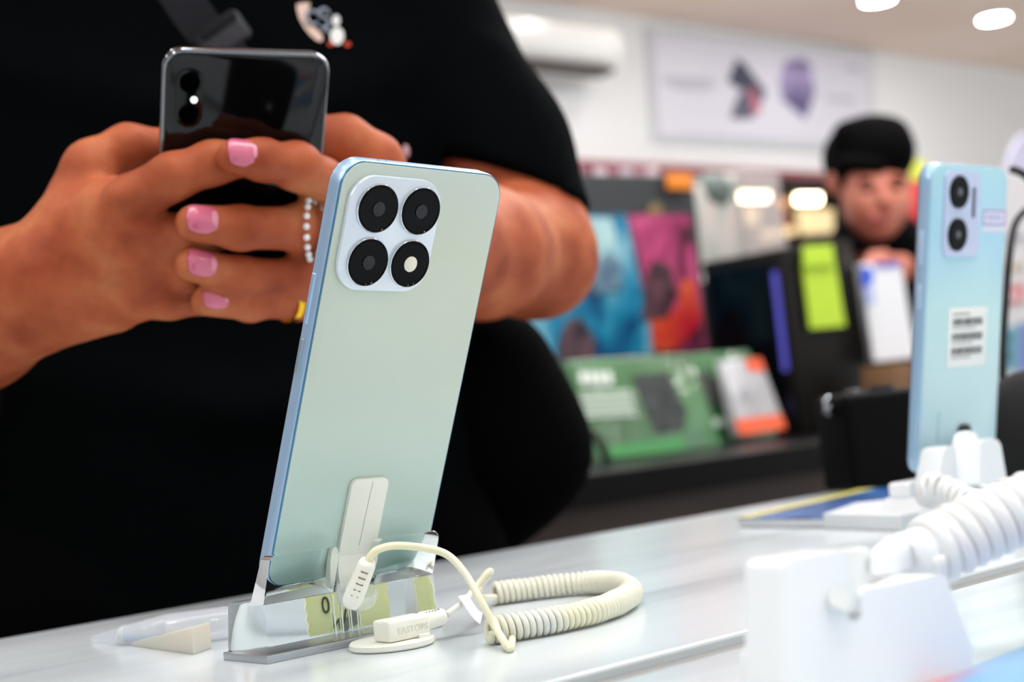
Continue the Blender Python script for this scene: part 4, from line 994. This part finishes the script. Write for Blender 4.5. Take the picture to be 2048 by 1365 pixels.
t, o = pack('accessory_package', 'white package with an orange bottom band and corner, rightmost of the leaning packages', [(1482, 872), (1574, 858), (1522, 715), (1448, 722)], 1.585, 'D9DADF')
org = mat('orange print', 'EA5420', .35, coat=1)
onp('orange_band', None, [(1482, 871), (1573, 857), (1562, 828), (1470, 840)], 1.585, .05, H_, org, o)
onp('orange_corner', None, [(1500, 744), (1531, 741), (1521, 716), (1489, 719)], 1.585, .05, H_, org, o)
onp('printed_picture', None, [(1488, 800), (1502, 798), (1498, 778), (1484, 780)], 1.585, .05, H_, mat('grey picture', '9A9CA2', .4), o)
tr_ = mesh('display_tray', *hexa([Z(1185, 938, TT+.001)*[1, 0, 1]+[0, 1.52, 0], Y(1600, 885, 1.52)*[1, 0, 0]+[0, 1.52, TT+.001], Y(1600, 885, 1.52)*[1, 0, 0]+[.06, 1.60, TT+.001], Y(1185, 938, 1.52)*[1, 0, 0]+[.02, 1.60, TT+.001]],
    [Y(1185, 938, 1.52)*[1, 0, 0]+[0, 1.52, TT+.012], Y(1600, 885, 1.52)*[1, 0, 0]+[0, 1.52, TT+.012], Y(1600, 885, 1.52)*[1, 0, 0]+[.06, 1.60, TT+.012], Y(1185, 938, 1.52)*[1, 0, 0]+[.02, 1.60, TT+.012]]), mat('black tray', '101112', .3)) if False else None
# small things by the bag
yb_ = 1.50
wc = mesh('white_plug', *tube(catmull([Y(1122, 952, yb_), Y(1145, 945, yb_-.01), Y(1165, 932, yb_), Y(1175, 918, yb_)], 6), .009, 10), mat('blurred white plastic', 'C9BBAE', .5), smooth=True); tag(wc, 'small white plug lying left of the green keyboard package', 'plug')
yt_ = item('paper_tag', [(1150, 905), (1172, 903), (1168, 880), (1152, 882)], 1.52, mat('yellow tag', 'D8C23A', .5), 'little yellow tag above the small white plug', 'tag', .004, .0)
bl_ = mesh('black_cable', *tube(catmull([Y(1150, 850, 1.50), Y(1185, 868, 1.49), Y(1208, 900, 1.48), Y(1214, 935, 1.48), Y(1196, 950, 1.47), Y(1150, 960, 1.47)], 8), .006, 8), mat('black rubber', '0B0B0C', .5), smooth=True); tag(bl_, 'black cable looping down left of the green keyboard package', 'cable')

# next stall seen through the opening
wl = mat('warm lamp glass', 'FFF6DC', .5, emit=5, ecol='FFEFC0'); 
def glow(name, cor, y, m, label, cat, dy=.03): return item(name, cor, y, m, label, cat, dy, .004)
su = thing('shelf_unit', 'dark brown shelf unit with glowing panels in the next stall, seen through the opening', 'shelf', (5.4, 4.8, 0))
mesh('back_panel', *box((4.2, 4.70, 0), (7.2, 4.74, CZ+.98)), mat('dark brown board', '1E100C', .7), su)
for z_ in (.5, 1.0, CZ+.35): mesh('shelf_board', *box((4.2, 4.70, z_), (7.2, 4.72, z_+.02)), mat('brown edge', '3A2018', .6), su)
YL = 4.665
glow('tube_lamp', [(1474, 401), (1540, 401), (1540, 385), (1474, 385)], YL, mat('warm tube', 'FFFFFF', .5, emit=14, ecol='FFEFC8'), 'long warm white lamp glowing behind the wrapped package', 'lamp')
glow('tube_lamp', [(1600, 405), (1642, 405), (1642, 389), (1600, 389)], YL, mat('warm tube'), 'short warm white lamp glowing left of the clerk', 'lamp')
glow('lit_display', [(1500, 450), (1520, 450), (1520, 414), (1500, 414)], YL, mat('warm shelf light', 'FFDFAE', .5, emit=1.0, ecol='F8D6A0'), 'narrow glowing cream panel below the long warm lamp', 'display')
glow('lit_display', [(1612, 468), (1668, 464), (1668, 418), (1598, 420)], YL, mat('warm shelf light 2', 'FFE9B8', .5, emit=.9, ecol='F6DCA8'), 'glowing cream display panel beneath the short warm lamp', 'display')
glow('lit_shelf', [(1530, 480), (1596, 468), (1594, 452), (1530, 461)], YL, mat('warm shelf light'), 'slanting cream lit shelf edge left of the clerk', 'shelf')
for px, py, r, cc_, lb in ((1564, 408, .026, 'F0A060', 'upper orange round lamp between the two warm lamps'), (1572, 441, .018, 'B86038', 'lower dim orange round lamp between the two warm lamps')):
    o = mesh('globe_lamp', *sphere(Y(px, py, 4.70-r), r, 16, 10), mat('globe '+cc_, cc_, .5, emit=.9, ecol=cc_), smooth=True); tag(o, lb, 'lamp')

# right edge: poster board, boxes, cables
item('gift_box', [(1812, 455), (1850, 455), (1850, 365), (1812, 368)], 2.9, mat('red box', 'D0202A', .5), 'red box behind the clerk, beside the light blue smartphone', 'box', .1)
item('carton', [(1812, 362), (1850, 362), (1850, 318), (1808, 320)], 2.92, noise_color(mat('lime carton', 'C9D83C', .5), 'B7CC2E', 'E3E35C', 15), 'lime yellow carton above the red box behind the clerk', 'box', .1)
zz_ = Y(1812, 455, 2.9)[2]; xa_ = Y(1812, 455, 2.9)[0]
rk = thing('shelving_unit', 'grey metal shelf carrying the red box and the lime carton behind the clerk', 'shelf', (xa_, 2.95, 0))
mesh('shelf_board', *box((xa_-.05, 2.86, zz_-.03), (xa_+.45, 3.1, zz_-.001)), mat('grey metal', '55585C', .4), rk)
for a_ in (xa_-.04, xa_+.42):
    for b_ in (2.87, 3.07): mesh('leg', *box((a_, b_, 0), (a_+.02, b_+.02, zz_-.03)), mat('grey metal'), rk)
po = thing('poster_stand', 'white and lilac poster board at the right edge behind the light blue smartphone', 'poster', Y(2060, 745, 1.72))
mesh('post', *box((3.02, 1.735, 0), (3.05, 1.76, CZ+.3)), mat('grey metal'), po); mesh('foot', *box((2.9, 1.65, 0), (3.17, 1.86, .015), .003), mat('grey metal'), po)
pbm = mat('white poster card', 'DDD9DC', .5)
pbd = mesh('board', *slab([(1958, 905), (2190, 880), (2190, 330), (1975, 345)], 1.72, .012), pbm, po)
c = Y(2090, 400, 1.722); mesh('lilac_disc', *disc(c, (0, 1, 0), .155, .010, 48), mat('lilac card', 'CBC8E2', .5), po)
flatpoly('red_label', [(2008, 608), (2052, 604), (2050, 570), (2006, 576)], 1.715, mat('red label', 'C8243A', .5), pbd)
for i in range(3): flatpoly('label_character', [(2014+i*12, 600), (2021+i*12, 599), (2020+i*12, 583), (2013+i*12, 584)], 1.712, mat('white label print', 'F2E4E6', .5), pbd)
flatpoly('printed_teal_phone', [(1998, 742), (2034, 740), (2036, 652), (2000, 656)], 1.715, mat('teal phone print', '5FA3B8', .4), pbd)
for yy in (678, 712): flatpoly('printed_lens', [(2013+9*math.cos(k*PI/6), yy+13*math.sin(k*PI/6)) for k in range(12)], 1.712, mat('dark lens print', '12303A', .4), pbd)
flatpoly('printed_text_line', [(2028, 540), (2050, 538), (2050, 528), (2028, 530)], 1.715, mat('gold print', 'BFA878', .5), pbd)
flatpoly('printed_text_line', [(2016, 480), (2050, 478), (2050, 470), (2016, 472)], 1.715, mat('grey violet print', '8A86A8', .5), pbd)
flatpoly('printed_blue_panel', [(2040, 742), (2120, 736), (2120, 640), (2042, 645)], 1.715, mat('blue panel print', '6E86C8', .5), pbd)
cbm = mat('black rubber')
o = mesh('hook_cable', *tube(catmull([P(2020, 338, 1.0), P(2034, 342, 1.0), P(2052, 352, 1.0), P(2090, 385, 1.0), P(2110, 430, 1.0)], 8), .0026, 10), cbm, smooth=True); tag(o, 'short thick black cable end at the upper right beside the light blue smartphone', 'cable')
o = mesh('hanging_cable', *tube(catmull([P(2110, 395, 1.02), P(2060, 415, 1.0), P(2030, 450, .99), P(2018, 520, .98), P(2012, 600, .98), P(2006, 700, .98), P(2008, 800, .985), P(2030, 880, .99)], 8), .0024, 10), cbm, smooth=True); tag(o, 'long black cable hanging along the right side of the light blue smartphone', 'cable')
box_b = item('carton', [(1796, 868), (1870, 855), (1860, 722), (1788, 728)], 1.56, mat('brown cardboard', '7A5738', .7), 'brown cardboard carton behind the black camera', 'box', .07)

# ================================================================== the clerk
ck = thing('person', 'clerk with short black hair and a black shirt looking down, at the right', 'person', tuple(P(1750, 900, 3.25)*[1, 1, 0]))
skin2 = mat('clerk skin', 'C98468', .5, sss=.1); noise_color(skin2, 'B8614A', 'D0806A', 12, 2)
D0 = 3.1
hd_ = SDF(*bbox([P(1640, 230, 3.25), P(1840, 560, 2.9)], .06), .0034)
hd_.ell(P(1738, 325, D0+.04), (.076, .088, .078), None, .03); hd_.ell(P(1752, 395, D0-.01), (.068, .068, .082), None, .03)
hd_.cap(P(1756, 440, D0-.04), P(1758, 456, D0-.045), .030, .020, .03)
hd_.cap(P(1764, 372, D0-.075), P(1772, 404, D0-.092), .007, .012, .012)
hd_.cap(P(1722, 366, D0-.060), P(1748, 364, D0-.068), .007, .007, .010); hd_.cap(P(1782, 360, D0-.066), P(1804, 360, D0-.052), .007, .007, .010)
hd_.ell(P(1736, 382, D0-.078), .011, None, .008, 'sub'); hd_.ell(P(1793, 376, D0-.072), .010, None, .008, 'sub')
hd_.ell(P(1730, 410, D0-.045), .020, None, .02); hd_.ell(P(1797, 408, D0-.04), .018, None, .02)
hd_.cap(P(1744, 438, D0-.068), P(1772, 438, D0-.068), .007, .006, .008)
hd_.ell(P(1671, 366, D0+.01), (.011, .02, .026), None, .006)
hd_.cap(P(1745, 440, D0+.03), P(1738, 540, D0+.10), .050, .060, .03)
VA, FA = hd_.mesh(); del hd_
bd = SDF(*bbox([P(1560, 470, 3.5), P(1960, 1650, 2.7)], .1), .009)
bd.cap(P(1738, 510, D0+.09), P(1745, 560, D0+.12), .05, .06, .03)
bd.cap(P(1745, 580, D0+.17), P(1760, 900, D0+.22), .13, .13, .05)
bd.cap(P(1620, 560, D0+.16), P(1880, 545, D0+.16), .05, .05, .05)
for s_ in (-1, 1): bd.cap(P(1760+s_*90, 900, D0+.22), np.array(P(1760+s_*90, 900, D0+.22))*[1, 1, 0]+[0, 0, .08], .08, .045, .04)
EL_ = P(1885, 640, D0-.02)
bd.cap(P(1880, 550, D0+.14), EL_, .045, .04, .02); bd.cap(EL_, P(1800, 535, 2.93), .038, .027, .02)
VB2, FB2 = bd.mesh(); del bd
hn = SDF(*bbox([P(1680, 480, 2.85), P(1850, 580, 3.05)], .05), .0034)
hn.cap(P(1845, 587, D0-.05), P(1795, 542, 2.93), .033, .026, .02)
hn.cap(P(1800, 544, 2.93), P(1772, 534, 2.90), .026, .018, .012)
for (a_, b_, c_), r in zip((((1775, 520), (1752, 518), (1735, 526)), ((1772, 528), (1748, 530), (1730, 538)), ((1770, 536), (1748, 542), (1734, 550)), ((1772, 544), (1752, 554), (1740, 561))), (.010, .010, .0095, .0085)):
    hn.chain([P(*a_, 2.895), P(*b_, 2.875), P(*c_, 2.870)], [r*1.1, r, r*.85], .004, .004)
hn.chain([P(1785, 527, 2.90), P(1768, 512, 2.885), P(1745, 512, 2.88)], [.013, .011, .009], .004, .008)
VN, FN = hn.mesh(); del hn
V, F_ = join([(VA, FA), (VB2, FB2), (VN, FN)])
mesh('body', V, F_, skin2, ck, smooth=True)
hs = SDF(*bbox([P(1640, 210, 3.3), P(1840, 400, 2.95)], .04), .004)
hs.ell(P(1737, 310, D0+.012), (.075, .100, .080), None, .02); hs.ell(P(1786, 448, D0-.10), (.090, .085, .098), None, .008, 'sub')
hs.cap(P(1694, 270, D0-.01), P(1786, 266, D0-.01), .028, .026, .02)
hs.cap(P(1690, 326, D0-.050), P(1756, 333, D0-.066), .015, .014, .012); hs.cap(P(1680, 325, D0-.01), P(1684, 372, D0-.02), .013, .007, .01)
mesh('hair', *hs.mesh(), hairm, ck, smooth=True); del hs
for px, py, dd in ((1736, 381, .064), (1793, 375, .058)): mesh('eye', *sphere(P(px, py, D0-dd), (.011, .011, .006), 14, 8), mat('closed dark eye', '3A211C', .5), ck, smooth=True)
for a_, b_ in (((1720, 364), (1750, 363)), ((1780, 359), (1808, 358))): mesh('eyebrow', *tube([P(*a_, D0-.066), P((a_[0]+b_[0])/2, a_[1]-3, D0-.074), P(*b_, D0-.066)], .004, 8), hairm, ck, smooth=True)
mesh('lips', *tube(catmull([P(1742, 438, D0-.073), P(1758, 441, D0-.080), P(1774, 438, D0-.073)], 5), .0055, 10), mat('lips', 'A84A50', .4), ck, smooth=True)
ss = SDF(*bbox([P(1540, 430, 3.5), P(1980, 960, 2.85)], .08), .008)
ss.cap(P(1745, 600, D0+.18), P(1760, 920, D0+.22), .155, .150, .05)
ss.cap(P(1640, 555, D0+.15), P(1870, 535, D0+.13), .070, .075, .06)
ss.cap(P(1700, 520, D0+.10), P(1850, 500, D0+.08), .045, .05, .05)
ss.cap(P(1880, 550, D0+.14), EL_, .062, .055, .03); ss.cap(EL_, P(1808, 556, 2.95), .052, .040, .02)
ss.cap(P(1625, 560, D0+.15), P(1600, 700, D0+.05), .062, .055, .03)
ss.cap(P(1700, 472, D0+.02), P(1800, 462, D0+.02), .036, .036, .03); ss.ell(P(1757, 438, D0-.03), (.044, .060, .046), None, .006, 'sub')
mesh('shirt', *ss.mesh(), mat('black shirt', '0A0A0E', .9, spec=.15), ck, smooth=True); del ss
tr = SDF(*bbox([P(1600, 880, 3.5), P(1920, 1650, 3.1)], .1), .009)
for s_ in (-1, 1): tr.cap(P(1760+s_*75, 900, D0+.22), np.array(P(1760+s_*90, 900, D0+.22))*[1, 1, 0]+[0, 0, .10], .10, .06, .05)
mesh('trousers', *tr.mesh(), mat('black trousers'), ck, smooth=True); del tr
t = thing('product_box', 'white and blue box held by the clerk', 'box', tuple(P(1780, 722, 2.80)))
fc = [P(1748, 726, 2.80), P(1833, 716, 2.80), P(1802, 524, 2.84), P(1720, 528, 2.84)]; bk_ = [p-BACK*.05 for p in fc]
mesh('carton', *hexa([fc[0], fc[1], bk_[1], bk_[0]], [fc[3], fc[2], bk_[2], bk_[3]], .003), mat('white carton', 'E2E2E8', .5), t)
def onb(name, pts_, m, off=.002):
    o_ = [P(a_, b_, 2.80+.04*(720-b_)/195-off) for a_, b_ in pts_]; return mesh(name, *loft([[tuple(p) for p in o_], [tuple(p-BACK*.002) for p in o_]]), m, t)
onb('blue_print', [(1724, 575), (1742, 572), (1748, 548), (1738, 535), (1722, 533)], mat('strong blue print', '1F4FD0', .5))
onb('blue_edge', [(1750, 536), (1802, 534), (1800, 524), (1748, 526)], mat('violet blue print', '5A62C8', .5))
onb('blue_lines', [(1732, 610), (1750, 606), (1746, 575), (1730, 578)], mat('pale blue print', 'A9B6E6', .5))
